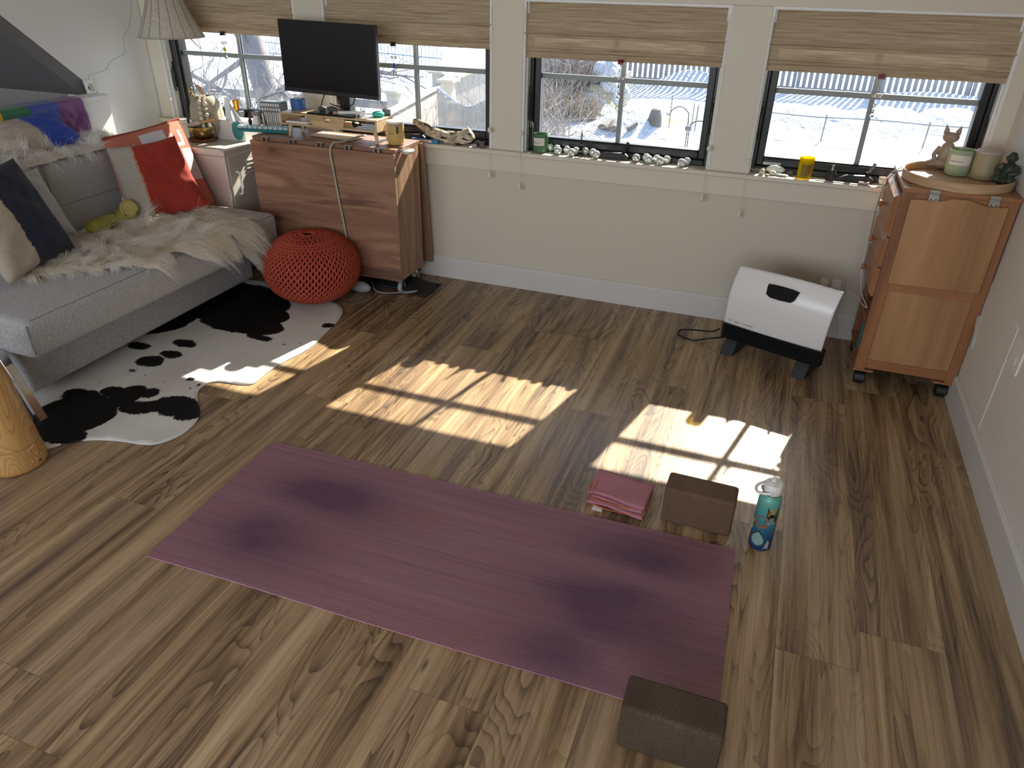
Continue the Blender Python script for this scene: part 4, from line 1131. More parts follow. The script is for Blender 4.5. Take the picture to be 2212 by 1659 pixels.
# ================================================================== table, locker, lamp corner
M['pine'] = woodmat('knotty_brown_laminate', ('#68493a', '#8d6750', '#ab8466'), 0, .8, .45, 5, knots='#3a2418')
M['pinev'] = woodmat('brown_laminate_upright', ('#735642', '#91705a', '#ad8b6c'), 2, .8, .45, 5, seed=3)
M['pine_edge'] = flat('laminate_edge', '#9a8468', .5)
def droptable():
    r = thing('drop_leaf_table', 'brown knotty laminate drop leaf table on casters under the monitor', 'table', (0, 0, 0))
    x0, x1, yf, yb, zt = -2.585, -1.680, -.412, -.075, .830
    obj('table_top', G().box(x0, x1, -.392, -.105, zt - .022, zt), M['pine'], r, bevel=.002)
    lf = obj('front_leaf', G().box(x0 - .002, x1 + .002, -.414, -.396, .098, zt - .020), M['pine'], r, bevel=.002)
    obj('edge_band', G().box(x1 + .002, x1 + .0028, -.414, -.396, .098, zt - .020), M['pine_edge'], lf)
    bl_ = G().add([(x0, -.088, zt - .02), (x1 + .004, -.088, zt - .02), (x1 + .020, -.050, .10), (x0, -.050, .10), (x0, -.070, zt - .02), (x1 + .004, -.070, zt - .02), (x1 + .020, -.034, .10), (x0, -.034, .10)],
                  [(0, 1, 2, 3), (7, 6, 5, 4), (0, 4, 5, 1), (1, 5, 6, 2), (2, 6, 7, 3), (3, 7, 4, 0)])
    obj('rear_leaf', bl_, M['pinev'], r)
    obj('side_panel', G().box(x1 - .020, x1 - .001, -.384, -.125, .100, zt - .024), M['pinev'], r, bevel=.0015)
    obj('side_panel', G().box(x0 + .02, x0 + .04, -.384, -.125, .100, zt - .024), M['pinev'], r, bevel=.0015)
    obj('shelf', G().box(x0 + .04, x1 - .02, -.37, -.13, .12, .138), M['pinev'], r)
    for k in range(5):
        x = x0 + .08 + k * (x1 - x0 - .20) / 4 + .02
        h = obj('hinge', G().cyl((x - .022, -.402, zt + .001), (x + .022, -.402, zt + .001), .0048, n=10).box(x - .020, x + .020, -.399, -.390, zt, zt + .0018).box(x - .018, x - .008, -.4165, -.404, zt - .018, zt + .002).box(x + .008, x + .018, -.4165, -.404, zt - .018, zt + .002), M['steel'], r)
    # casters
    for (x, y) in ((x1 - .045, -.345), (x1 - .045, -.165), (x0 + .06, -.345), (x0 + .06, -.165)):
        c = obj('caster', G().box(x - .024, x + .024, y - .022, y + .022, .088, .0995).cyl((x, y, .07), (x, y, .09), .012, n=14).prism([(-.016, .078), (.014, .078), (.020, .028), (.008, .026)], x - .016, x - .013, T(0, y, 0) @ MY).prism([(-.016, .078), (.014, .078), (.020, .028), (.008, .026)], x + .013, x + .016, T(0, y, 0) @ MY), M['chrome'], r)
        obj('wheel', G().cyl((x - .011, y + .012, .0325), (x + .011, y + .012, .0325), .032, n=28), flat('wheel_grey', '#a5a49f', .5), c, smooth=40, bevel=.003)
        obj('wheel_hub', G().cyl((x - .0125, y + .012, .0325), (x + .0125, y + .012, .0325), .014, n=20), M['black'], c, smooth=40)
        obj('brake_lever', G().box(x - .014, x + .014, y + .020, y + .062, .060, .069, T(0, 0, 0)), M['black'], c, bevel=.002)
    obj('drawer_pull', G().tube(smoothpath([(x1 - .001, -.30, .800), (x1 + .024, -.295, .802), (x1 + .026, -.24, .802), (x1 - .001, -.235, .80)], 6), .008, 10).box(x1, x1 + .028, -.30, -.235, .790, .808), M['white'], r, bevel=.004)
droptable()
# dark bag with pale strap under the table
g = G().grid(lambda u, v: (-1.98 + .42 * u * 1.0, -.34 + .22 * v + .02 * math.sin(u * 5), .004 + .045 * math.sin(math.pi * u) ** .7 * math.sin(math.pi * v) ** .7 + .004 * vnoise(u * 6, v * 6, 2)), 24, 16)
o = obj('flat_bag', g, flat('bag_black', '#141416', .7), smooth=180, solid=.003); tag(o, 'flat black bag with pale strap lying on floor under the table', 'bag')
obj('strap', G().tube(smoothpath([(-1.93, -.32, .03), (-1.86, -.40, .012), (-1.78, -.40, .010), (-1.70, -.355, .012), (-1.64, -.335, .020), (-1.62, -.345, .028), (-1.645, -.362, .022), (-1.70, -.362, .010)], 6), .0045, 6), flat('strap_grey', '#8d8f8f', .7), o, smooth=180)
o2 = tag(obj('white_pouch', G().ball((-1.945, -.43, .035), (.07, .03, .034), 20), flat('pouch_white', '#9c9c9c', .6), smooth=180), 'grey white pouch on floor between pouf and table', 'pouch')

# ---- locker
def locker():
    r = thing('metal_locker', 'white metal locker cabinet with louvred door beside the sofa end', 'locker', (0, 0, 0))
    wm = flat('locker_white', '#c9c2b8', .4, var=.02)
    x0, x1, y0, y1, zt = -3.170, -2.735, -.470, -.070, .745
    obj('body', G().box(x0, x1, y0, y1, .03, zt), wm, r, bevel=.004)
    for x in (x0 + .03, x1 - .03):
        for y in (y0 + .03, y1 - .03): obj('foot', G().cyl((x, y, 0), (x, y, .03), .012, n=12), M['black'], r)
    d = obj('door', G().box(x1, x1 + .004, y0 + .022, y1 - .01, .06, zt - .035), wm, r, bevel=.002)
    for k in range(4):
        z = .655 - k * .022
        obj('louvre', G().tube([(x1 + .003, y0 + .17, z), (x1 + .008, y0 + .175, z + .002), (x1 + .008, y0 + .29, z + .002), (x1 + .003, y0 + .295, z)], .004, 8), wm, d, smooth=60)
    obj('handle', G().tube(smoothpath([(x1 + .004, y0 + .075, .615), (x1 + .026, y0 + .075, .607), (x1 + .028, y0 + .075, .55), (x1 + .026, y0 + .075, .495), (x1 + .004, y0 + .075, .487)], 6), .0065, 10), M['white'], d, smooth=60)
    obj('edge_line', G().box(x0, x1 + .001, y0 - .001, y0, zt - .034, zt - .031), M['grey'], r)
locker()

# ---- standing lamp
def lamp():
    r = thing('floor_lamp', 'floor lamp with woven pale conical shade on a black pole', 'lamp', (-3.190, -.205, 0))
    obj('base', G().lathe([(.0001, .0), (.12, 0), (.125, .006), (.12, .016), (.02, .022), (.012, .03)], 40), M['black'], r, smooth=50)
    obj('pole', G().cyl((0, 0, .02), (0, 0, 1.55), .0075, n=16), flat('pole_dark', '#26201c', .35), r, smooth=60)
    t = NT('woven_shade_paper'); c = t.coord(); s = t.sep(c)
    n = t.noise(t.mapping(c, scale=(60, 60, 330)), 1.0, 3, .65); n2 = t.noise(c, 260, 2)
    f = t.math('MULTIPLY_ADD', n2, .4, t.math('MULTIPLY', n, .6))
    col = t.ramp(f, [(.32, '#b3aea2'), (.5, '#e2ded4'), (.68, '#f7f4ee')])
    dif = t.n('BsdfDiffuse', None, Color=col); trl = t.n('BsdfTranslucent', None, Color=col)
    ms = t.n('MixShader', None, i0=.5, i1=dif.outputs[0], i2=trl.outputs[0]); t.t.links.new(ms.outputs[0], t.out.inputs['Surface'])
    prof = [(.178, 1.296), (.158, 1.335), (.128, 1.40), (.105, 1.46), (.086, 1.53), (.07, 1.60), (.058, 1.66)]
    sh = obj('lamp_shade', G().lathe(prof, 64, cap=False), t.m, r, smooth=180, solid=.002)
    wire = flat('shade_wire', '#5d564c', .7)
    for k in range(16):
        a = 2 * math.pi * k / 16
        obj('rib', G().tube([((rr + .0015) * math.cos(a), (rr + .0015) * math.sin(a), z) for rr, z in prof], .0013, 5), wire, sh)
    obj('hem_ring', G().tube([(.178 * math.cos(a), .178 * math.sin(a), 1.296) for a in np.linspace(0, 2*math.pi, 60)[:-1]], .0028, 6, closed=True), flat('shade_hem', '#a8a294', .8), sh)
    obj('spider', G().cyl((-.08, 0, 1.55), (.08, 0, 1.55), .002).cyl((0, -.08, 1.55), (0, .08, 1.55), .002), M['black'], r)
lamp()

# ---- things on the locker
def trivet():
    g = G(); pts = []
    for k in range(360):
        a = k * .105; rr = .012 + .072 * k / 360; pts.append((rr * math.cos(a * 1.0), rr * math.sin(a), .008 + .0015 * math.sin(k * 1.9)))
    g.tube(pts, .0078, 6)
    t = flat('braided_straw', '#7d4f30', .85, var=.5, vscale=70, bump=.6, bscale=150)
    o = obj('braided_trivet', g, t, smooth=60, loc=(-3.045, -.262, .745)); tag(o, 'round brown braided straw trivet on white metal locker', 'trivet')
trivet()
o = obj('singing_bowl', G().lathe([(.001, .004), (.028, .002), (.040, .010), (.054, .030), (.061, .056), (.0615, .062), (.0585, .062), (.056, .054), (.048, .030), (.034, .012), (.001, .009)], 48), flat('bowl_brass', '#a08a55', .32, 1.0, var=.15, vscale=30), smooth=50, loc=(-3.022, -.290, .7600)); o.scale = (1.22, 1.22, 1.15)
tag(o, 'brass singing bowl on the braided trivet', 'bowl')
r = thing('bowl_mallet', 'wooden mallet with pale padded end resting across brass bowl', 'mallet', (-3.015, -.290, .838), 0)
Mx = frame((-.045, -.035, .002), (.9, .45, .22))
obj('handle', G().lathe([(.009, .05), (.0085, .11), (.013, .13), (.0135, .145), (.008, .15)], 16, Mx), flat('mallet_wood', '#b08d5e', .4), r, smooth=50)
obj('padded_head', G().lathe([(.004, -.02), (.012, -.015), (.0145, .0), (.0145, .045), (.010, .052)], 18, Mx), flat('mallet_felt', '#d4bdb0', .9), r, smooth=50)

def pumpkin():
    r = thing('knit_pumpkin', 'cream knitted pumpkin cushion with bead garland on the locker', 'decoration', (-3.052, -.190, .745), 0); r.scale = (1.05, 1.0, 1.05)
    t = NT('cream_knit'); c = t.coord(); s = t.sep(c)
    ang = t.math('ARCTAN2', s[1], s[0]); 
    k = t.math('MULTIPLY', ang, 14 / 6.2832 * 1.0)
    tri = t.math('ABSOLUTE', t.math('SUBTRACT', t.math('FRACT', k), .5))
    ph = t.math('ADD', t.math('MULTIPLY', s[2], 330.0), t.math('MULTIPLY', tri, 34.0))
    w_ = t.math('MULTIPLY_ADD', t.math('SINE', ph), .5, .5)
    t.p(Base_Color=t.mix(w_, lin('#8f8169'), lin('#d8d0c0')), Roughness=.9); t.bump(w_, 1.0, .004)
    def fn(u, v):
        a = 2 * math.pi * u; f = v * math.pi; rr = .098 * math.sin(f) ** .62 * (1 - .05 * (1 - abs(math.sin(a * 3.5))) ); z = .118 - .118 * math.cos(f)
        z = max(z, .0) - .025 * math.exp(-(rr / .03) ** 2) * (z > .1)
        return (rr * math.cos(a), rr * math.sin(a) * .9, z * 1.0)
    obj('body', G().grid(fn, 64, 36, cu=True), t.m, r, smooth=180)
    obj('stem', G().tube(smoothpath([(0, 0, .205), (-.004, 0, .235), (-.016, -.006, .262), (-.028, -.008, .283)], 5), [.017, .015, .014, .0135, .013, .0125, .012, .012, .0115, .011, .011, .011, .011, .011, .0115, .012][:16], 12), flat('stem_rope', '#a98f6d', .9, bump=.5, bscale=90), r, smooth=60)
    bd = flat('bead_wood', '#d3c7b2', .6)
    for sgn, pts in ((0, [(.012, -.040, .232), (.02, -.062, .222), (.028, -.078, .205), (.034, -.088, .180), (.038, -.094, .150), (.04, -.096, .122)]), (1, [(.03, -.035, .232), (.044, -.055, .218), (.055, -.068, .198), (.064, -.076, .170), (.068, -.080, .140), (.07, -.082, .112)])):
        for k, p in enumerate(pts): obj('bead', G().ball(p, .0085 + .004 * (k % 3 == 2 or k > 3), 12), bd, r, smooth=180)
        e = pts[-1]
        obj('tassel', G().lathe([(.004, 0), (.008, -.01), (.013, -.055), (.010, -.058)], 12, T(e[0] + .004, e[1] - .004, e[2] - .01) @ rotm('Y', -8)), bd, r, smooth=60)
    return r
pumpkin()
# tissue box and tissue
r = thing('tissue_box', 'white tissue box with teal oval opening and tissue pulled out', 'tissue box', (-2.885, -.150, .745), 0)
obj('box', G().box(-.105, .100, -.055, .060, 0, .115), flat('box_white', '#cfccc8', .5), r, bevel=.002)
ov = [(.052 + .040 * math.cos(a), .060 + .055 * math.sin(a)) for a in np.linspace(0, 2*math.pi, 30)[:-1]]
ov = [(x, min(z, .1152)) for x, z in ov]
obj('teal_opening', G().prism(ov, .0552, .0560, Matrix(((1, 0, 0, 0), (0, 0, -1, 0), (0, 1, 0, 0), (0, 0, 0, 1)))), flat('opening_teal', '#2f7d7d', .5, var=.2, vscale=60), r)
g = G().grid(lambda u, v: (.035 + (.120 * (u - .5)) * (1 - .72 * v) - .055 * v + .02 * v * math.sin(u * 5), -.02 + .035 * math.sin(u * 9) * (1 - v) - .035 * (1 - v) , .100 + .135 * v + .01 * math.sin(u * 12) * (1 - v)), 24, 16)
obj('tissue', g, flat('tissue_white', '#e3e8ea', .8), r, smooth=180, solid=.0006)

# statuette at the window behind the lamp pole
g = G().lathe([(.022, 0), (.022, .05), (.019, .054), (.015, .056)], 20)
st_ = thing('gold_statuette', 'slim gold figurine on a dark and gold base by the lamp pole', 'figurine', (-3.345, .035, .80), 0)
obj('base', G().lathe([(.028, 0), (.028, .030), (.026, .032)], 24), M['black'], st_, smooth=50)
obj('band', G().lathe([(.0255, .032), (.0255, .058), (.020, .062), (.012, .066)], 24), M['gold'], st_, smooth=50)
g = G().tube(smoothpath([(0, 0, .066), (.004, 0, .10), (-.002, 0, .135), (0, 0, .165)], 4), [.010, .011, .012, .013, .013, .012, .011, .011, .012, .013, .010, .006, .006], 10)
g.ball((0, 0, .178), (.009, .009, .011), 12).tube([(0, 0, .150), (.018, -.005, .135), (.012, -.012, .118)], .004, 6).tube([(0, 0, .150), (-.017, -.004, .160), (-.014, -.004, .182)], .004, 6)
obj('figure', g, flat('antique_gold', '#8f7c4e', .4, .9), st_, smooth=60)
tag(obj('gold_cup', G().lathe([(.016, 0), (.017, .03), (.022, .06), (.021, .06), (.015, .03), (.001, .004)], 20), M['gold'], smooth=50, loc=(-3.015, .035, .872)), 'small gold cup on riser behind knitted pumpkin', 'cup')
tag(obj('cup_riser', G().box(-3.05, -2.98, .01, .06, .8005, .871), M['grey'], bevel=.003), 'grey block behind knitted pumpkin on the sill', 'block')

# book box with white line pattern
r = thing('patterned_box', 'grey box printed with white block letters and triangles near blue tape', 'box', (-2.62, -.110, .83), 6)
obj('box', G().box(-.075, .06, -.03, .045, .001, .14), flat('box_grey', '#5f7074', .5), r, bevel=.001)
g = G()
for k in range(9): g.box(-.070 + k * .0135 + .001 * (k % 2), -.062 + k * .0135, -.0308, -.0302, .006, .085, T(0, 0, 0))
for k in range(7): g.box(-.068 + k * .018, -.056 + k * .018, -.0308, -.0302, .092, .108)
for k in range(8): g.box(-.068 + k * .015, -.058 + k * .015, -.0308, -.0302, .116, .132)
obj('printed_pattern', g, M['white'], r)
g = G()
for k in range(4):
    g.tube([(.0606, -.025 + k*.017, .01), (.0606, -.010 + k*.015, .07), (.0606, -.025 + k*.017, .13)], .0015, 4)
obj('line_pattern', g, M['white'], r)

# power strip with charger
r = thing('power_strip', 'translucent teal and white pill organiser strip overhanging table left edge', 'organiser', (-2.555, -.27, .832), 10)
t1 = flat('organiser_teal', '#1d6f74', .35); t1b = flat('organiser_clear', '#b9cdd0', .25)
o = obj('tray', G().box(-.18, .13, -.035, .03, .0, .018), t1, r, bevel=.003)
for k in range(10): obj('compartment', G().box(-.177 + k * .031, -.150 + k * .031, -.033, .028, .018, .034), t1b, r, bevel=.003)
r['label'] = 'long teal compartment organiser with clear lids at left end of the table'; r.name = 'compartment_organiser'
c = thing('usb_charger', 'white usb charger block standing on teal organiser with black plug', 'charger', (-2.62, -.285, .867), 0)
obj('block', G().box(-.016, .016, -.014, .014, 0, .052), M['white'], c, bevel=.004)
obj('adapter_head', G().box(-.024, .024, -.014, .014, .052, .074), flat('clear_grey', '#8d8884', .3), c, bevel=.003)
obj('black_plug', G().lathe([(.005, .0), (.010, .006), (.011, .022), (.006, .034), (.004, .05)], 12, T(-.042, -.006, 0)), M['black'], c, smooth=60)
obj('black_cable', G().tube(smoothpath([(-.042, -.006, .045), (-.038, 0, .068), (-.015, .01, .080), (.02, .01, .080), (.045, .01, .060), (.052, .01, .02), (.05, .02, -.005)], 6), .0028, 6), M['black'], c, smooth=180)
g = G().tube(smoothpath([(-2.625, -.285, .94), (-2.628, -.27, .97), (-2.60, -.25, 1.005), (-2.55, -.23, 1.02), (-2.49, -.22, 1.04), (-2.455, -.22, 1.03), (-2.42, -.21, .995), (-2.40, -.20, .96), (-2.38, -.18, .95)], 6), .0020, 6)
tag(obj('charging_cable', g, M['grey'], smooth=180), 'thin grey cable arching from charger to the tape roll', 'cable')

# ---- monitor riser
def riser():
    r = thing('monitor_riser', 'pale wooden monitor riser with V notched drawer on the table', 'monitor stand', (0, 0, 0))
    bam = woodmat('pale_bamboo', ('#b3966c', '#ccb088', '#dcc6a2'), 0, 1.2, .4, 6, seed=8)
    x0, x1, y0, y1, z0, z1 = -2.425, -1.815, -.330, -.150, .893, .958
    th = .010
    obj('top_board', G().box(x0, x1, y0, y1, z1 - th, z1), bam, r, bevel=.003)
    obj('bottom_board', G().box(x0, x1, y0, y1, z0, z0 + th), bam, r, bevel=.003)
    obj('side_board', G().box(x0, x0 + th, y0, y1, z0 + th, z1 - th), bam, r)
    obj('side_board', G().box(x1 - th, x1, y0, y1, z0 + th, z1 - th), bam, r)
    # drawer with trapezoid front and v notch
    zz0, zz1 = z0 + th, z1 - th; xa, xb = -2.235, -2.010
    MX = Matrix(((1, 0, 0, 0), (0, 0, 1, 0), (0, 1, 0, 0), (0, 0, 0, 1)))
    xm = (xa + xb) / 2
    fr = [(xa + .022, zz0), (xb - .012, zz0), (xb, zz1), (xm + .024, zz1), (xm, zz1 - .026), (xm - .024, zz1), (xa, zz1)]
    obj('drawer', G().prism(fr, y0 - .002, y0 + .008, MX).box(xa + .02, xb - .012, y0 + .008, y1 - .02, zz0, zz0 + .006), woodmat('drawer_bamboo', ('#a88a60', '#c0a27a', '#d2ba94'), 0, 1.4, .4, 6, seed=4), r)
    obj('notebook', G().box(-2.400, -2.26, y0 + .015, y0 + .13, zz0, zz0 + .010), M['white'], r)
    for x in (x0 + .045, x1 - .03):
        for y in (y0 + .03, y1 - .03):
            sx = -1 if x < -2.1 else 1
            obj('leg', G().cyl((x, y, z0 + .002), (x + sx * .012, y - .004, .8305), .0115, .0085, n=16), bam, r, smooth=50)
    return r
riser()
tag(obj('paper_stack', G().box(-1.915, -1.828, -.318, -.20, .904, .914).box(-1.912, -1.830, -.316, -.20, .915, .925).box(-1.918, -1.829, -.318, -.20, .926, .934), flat('paper_grey', '#b5b4b6', .6), bevel=.001), 'stack of grey white papers inside right bay of the riser', 'papers')
o = obj('cable_bundle', G().tube(smoothpath([(-1.99, -.28, .912), (-1.96, -.31, .915), (-1.94, -.27, .925), (-1.97, -.24, .92), (-1.93, -.24, .93), (-1.925, -.29, .92), (-1.98, -.30, .925), (-1.99, -.25, .93)], 6), .006, 8), M['black'], smooth=180)
tag(o, 'black cable bundle stuffed beside the riser drawer', 'cables')
# keyboard under the riser
r = thing('keyboard', 'slim keyboard with pale keys half under the monitor riser', 'keyboard', (-2.135, -.235, .831), -9)
obj('case', G().box(-.145, .145, -.055, .060, 0, .007), flat('kb_case', '#b9a893', .35, .3), r, bevel=.002)
kc = flat('kb_key', '#d9d2c6', .5)
g = G()
for rr in range(5):
    for cc in range(13): g.box(-.139 + cc * .0214, -.121 + cc * .0214, -.050 + rr * .021, -.033 + rr * .021, .007, .0095)
obj('keys', g, kc, r)['kind'] = 'stuff'
# white cable hanging over the front leaf
g = G().tube(smoothpath([(-1.975, -.19, .845), (-1.98, -.27, .850), (-2.02, -.36, .838), (-2.045, -.405, .838), (-2.055, -.428, .80), (-2.050, -.424, .70), (-2.035, -.424, .55), (-2.015, -.424, .38), (-2.01, -.424, .25), (-2.02, -.426, .19), (-2.04, -.428, .15)], 8), .0058, 8)
tag(obj('monitor_cable', g, flat('cable_grey', '#a9a496', .5), smooth=180), 'pale grey cable hanging down the front of the brown table', 'cable')

# ---- on the riser
r = thing('tape_roll', 'blue painter tape roll standing upright near left end of the riser', 'tape', (-2.385, -.205, .958))
obj('tape', G().lathe([(.036, 0), (.040, .001), (.0415, .024), (.0415, .055), (.036, .056)], 40), flat('tape_blue', '#2e5d9c', .45), r, smooth=50)
obj('core', G().lathe([(.036, .0565), (.030, .0565), (.030, .001), (.036, .0005)], 40, cap=False), flat('tape_core', '#4c4a4a', .6), r, smooth=50)
tag(obj('tablet', G().box(-.15, .15, -.062, .060, 0, .008), flat('tablet_dark', '#14161d', .25), bevel=.003, loc=(-2.105, -.262, .959), rot=(0, 0, R_(-4))), 'flat black tablet lying on the wooden riser under the monitor', 'tablet')
def pebble(name, loc, s, col, label, group, rz=0, seed=1, cat='stone', var=.25):
    def fn(u, v):
        a = 2 * math.pi * u; f = math.pi * v; k = 1 + .07 * vnoise(math.cos(a) * 1.3 + seed, math.sin(a) + f, seed)
        return (s[0] * math.sin(f) * math.cos(a) * k, s[1] * math.sin(f) * math.sin(a) * k, s[2] * (1 - math.cos(f) * .999) * k)
    o = obj(name, G().grid(fn, 24, 14, cu=True), flat('stone_' + label[:14].replace(' ', '_'), col, .6, var=var, vscale=60), smooth=180, loc=loc, rot=(0, 0, R_(rz)))
    return tag(o, label, cat, group)
pebble('pebble', (-2.205, -.235, .967), (.024, .017, .0125), '#4b4b45', 'mottled dark pebble on tablet, closest to the blue tape', 'pebbles on the tablet', 10, 2, var=.6)
pebble('pebble', (-2.135, -.245, .967), (.034, .020, .014), '#50524d', 'larger dark and pale pebble on the tablet', 'pebbles on the tablet', -5, 5, var=.7)
r = thing('marker_pen', 'white marker pen with pinkish tip lying across the tablet', 'pen', (-2.02, -.285, .9765))
Mx = frame((0, 0, 0), (.92, .38, .02))
obj('barrel', G().lathe([(.0085, -.045), (.0095, -.04), (.0095, .075), (.0085, .085), (.0095, .088), (.0095, .10), (.004, .104)], 16, Mx), M['white'], r, smooth=40)
obj('tip', G().lathe([(.006, -.075), (.0085, -.07), (.009, -.045)], 14, Mx), flat('tip_pink', '#b68a78', .7), r, smooth=40)
g = G().lathe([(.016 + .014 * math.cos(a), .014 + .0135 * math.sin(a)) for a in np.linspace(0, 2*math.pi, 18)], 36, cap=False, sx=1.15)
tag(obj('teal_ring', g, flat('teal_yarn', '#3fb0a8', .75, var=.2, vscale=80), smooth=180, loc=(-1.862, -.225, .958)), 'soft turquoise donut shaped ring on right end of the riser', 'ring')
tag(obj('loose_card', G().box(-.05, .05, -.02, .02, 0, .001), flat('card_print', '#8c94b8', .4, var=.5, vscale=50), loc=(-1.925, -.255, .9585), rot=(0, 0, R_(20))), 'printed card lying flat beside the turquoise ring', 'card')
tag(obj('grey_roll', G().cyl((-.022, 0, .016), (.022, 0, .016), .016, n=20), M['grey'], smooth=50, loc=(-1.845, -.165, .9585), rot=(0, 0, R_(30))), 'small grey roll at the rear right corner of riser', 'roll')

# ---- monitor
def monitor():
    r = thing('monitor', 'large black widescreen monitor standing in front of the windows', 'monitor', (-2.135, -.205, 0), 0)
    Mt = T(-.018, 0, 1.228) @ rotm('Z', -2) @ rotm('Y', 1) @ rotm('X', 0)
    w2, h2 = .304, .181
    sc_ = NT('screen'); sc_.p(Base_Color=lin('#05060a'), Roughness=.28); 
    obj('housing', G().box(-w2, w2, -.010, .020, -h2, h2, Mt), flat('housing_black', '#15161a', .4), r, bevel=.004)
    obj('screen', G().box(-w2 + .004, w2 - .004, -.0112, -.0095, -h2 + .022, h2 - .004, Mt), sc_.m, r)
    obj('lower_bezel', G().box(-w2 + .001, w2 - .001, -.0125, -.0095, -h2, -h2 + .020, Mt), flat('bezel', '#1d1e22', .5), r)
    tg = text_geo('hp', .014, .0004, 'CENTER'); V = [Mt @ Vector((x, -.0128 - z, -h2 + .007 + y)) for x, y, z in tg.V]; tg.V = [tuple(v) for v in V]
    obj('lettering', tg, M['grey'], r)
    obj('back_housing', G().box(-.16, .16, .020, .050, -.12, .12, Mt), flat('housing_silver', '#8a8d90', .4), r, bevel=.012)
    obj('stand_neck', G().box(.012, .058, .045, .062, -.275, -.02, T(0, 0, 1.235)), M['black'], r, bevel=.004)
    obj('stand_base', G().box(-.09, .12, .0, .078, -.2765, -.270, T(0, 0, 1.235)), flat('stand_silver', '#8d8f92', .35, .8), r, bevel=.003)
    obj('back_cable', G().tube(smoothpath([(-.08, .04, 1.06), (-.10, .03, 1.02), (-.11, .02, .985), (-.14, .03, .965)], 6), .0035, 6).tube(smoothpath([(.10, .045, 1.06), (.095, .03, 1.01), (.05, .02, .985), (-.02, .02, .99), (-.05, .02, 1.0)], 6), .0035, 6), M['black'], r, smooth=180)
monitor()

# ---- candles
def jar(name, loc, R0, H, mat, label, cat='candle', group=None, lid=None, wax=None, text=None, tang=-90, lab=None, tsize=.011, glow=None, inner=True, rot=0, lrows=0, labz=None, foot=.9):
    r = thing(name, label, cat, loc, rot, group)
    prof = [(.0005, .001), (R0 * foot * .9, .001), (R0 * foot, .004), (R0 * .97, H * .12), (R0, H * .25), (R0, H - .001), (R0 - .0012, H)]
    if inner: prof += [(R0 - .003, H - .001), (R0 - .003, H * .62 if wax else .01)]
    obj('jar', G().lathe(prof, 48, cap=False), mat, r, smooth=50)
    if wax: obj('wax', G().lathe([(.0005, H * .61), (R0 - .0032, H * .61), (R0 - .0032, .006), (.0005, .006)], 40, cap=False), wax, r, smooth=40)
    if lid: obj('lid', G().lathe([(.0005, H + .0005), (R0 + .001, H + .0005), (R0 + .0015, H + .003), (R0 + .001, H + .010), (R0 - .002, H + .012), (.0005, H + .012)], 48, cap=False), lid, r, smooth=40)
    if lab:
        s0, s1, z0, z1, lm = lab; V = []; F = []; n = 16
        for i in range(n + 1):
            a = R_(tang) + (s0 + (s1 - s0) * i / n) / R0
            for z in (z0, z1): V.append(((R0 + .0006) * math.cos(a), (R0 + .0006) * math.sin(a), z))
        for i in range(n): F.append((2*i, 2*i+2, 2*i+3, 2*i+1))
        lo_ = obj('paper_label', G().add(V, F), lm, r, smooth=60)
    if text:
        for tx, s0, zz, sz in text:
            tg = wrap_text(text_geo(tx, sz, .0003), R0 + .0009, zz, R_(tang) + s0 / R0); obj('lettering', tg, M['black'], lo_ if lab else r)
    return r
def glassy(name, col, rough=.08, tr=.6, ior=1.3):
    t = NT(name); t.p(Base_Color=lin(col), Roughness=rough, Transmission_Weight=tr, IOR=ior); return t.m
amber = NT('amber_jar'); amber.p(Base_Color=lin('#c2a468'), Roughness=.12, Subsurface_Weight=.3, Subsurface_Radius=(.02, .015, .008), Subsurface_Scale=1.0)
cz = amber.sep(amber.coord())[2]
amber.p(Base_Color=amber.ramp(amber.math('DIVIDE', cz, .12), [(.0, '#c9a763'), (.52, '#cdb077'), (.62, '#c9a25a'), (.75, '#bfa878'), (1.0, '#9c9484')]))
jar('lidded_candle', (-1.742, -.262, .8305), .0465, .112, amber.m, 'amber and cream lidded candle jar at right end of the table', lid=flat('lid_cream', '#e9e5cf', .4), text=[('VALES', -.040, .058, .012)], tang=-62, lab=(.004, .016, .062, .100, flat('label_dark', '#4d4036', .6)), inner=False)
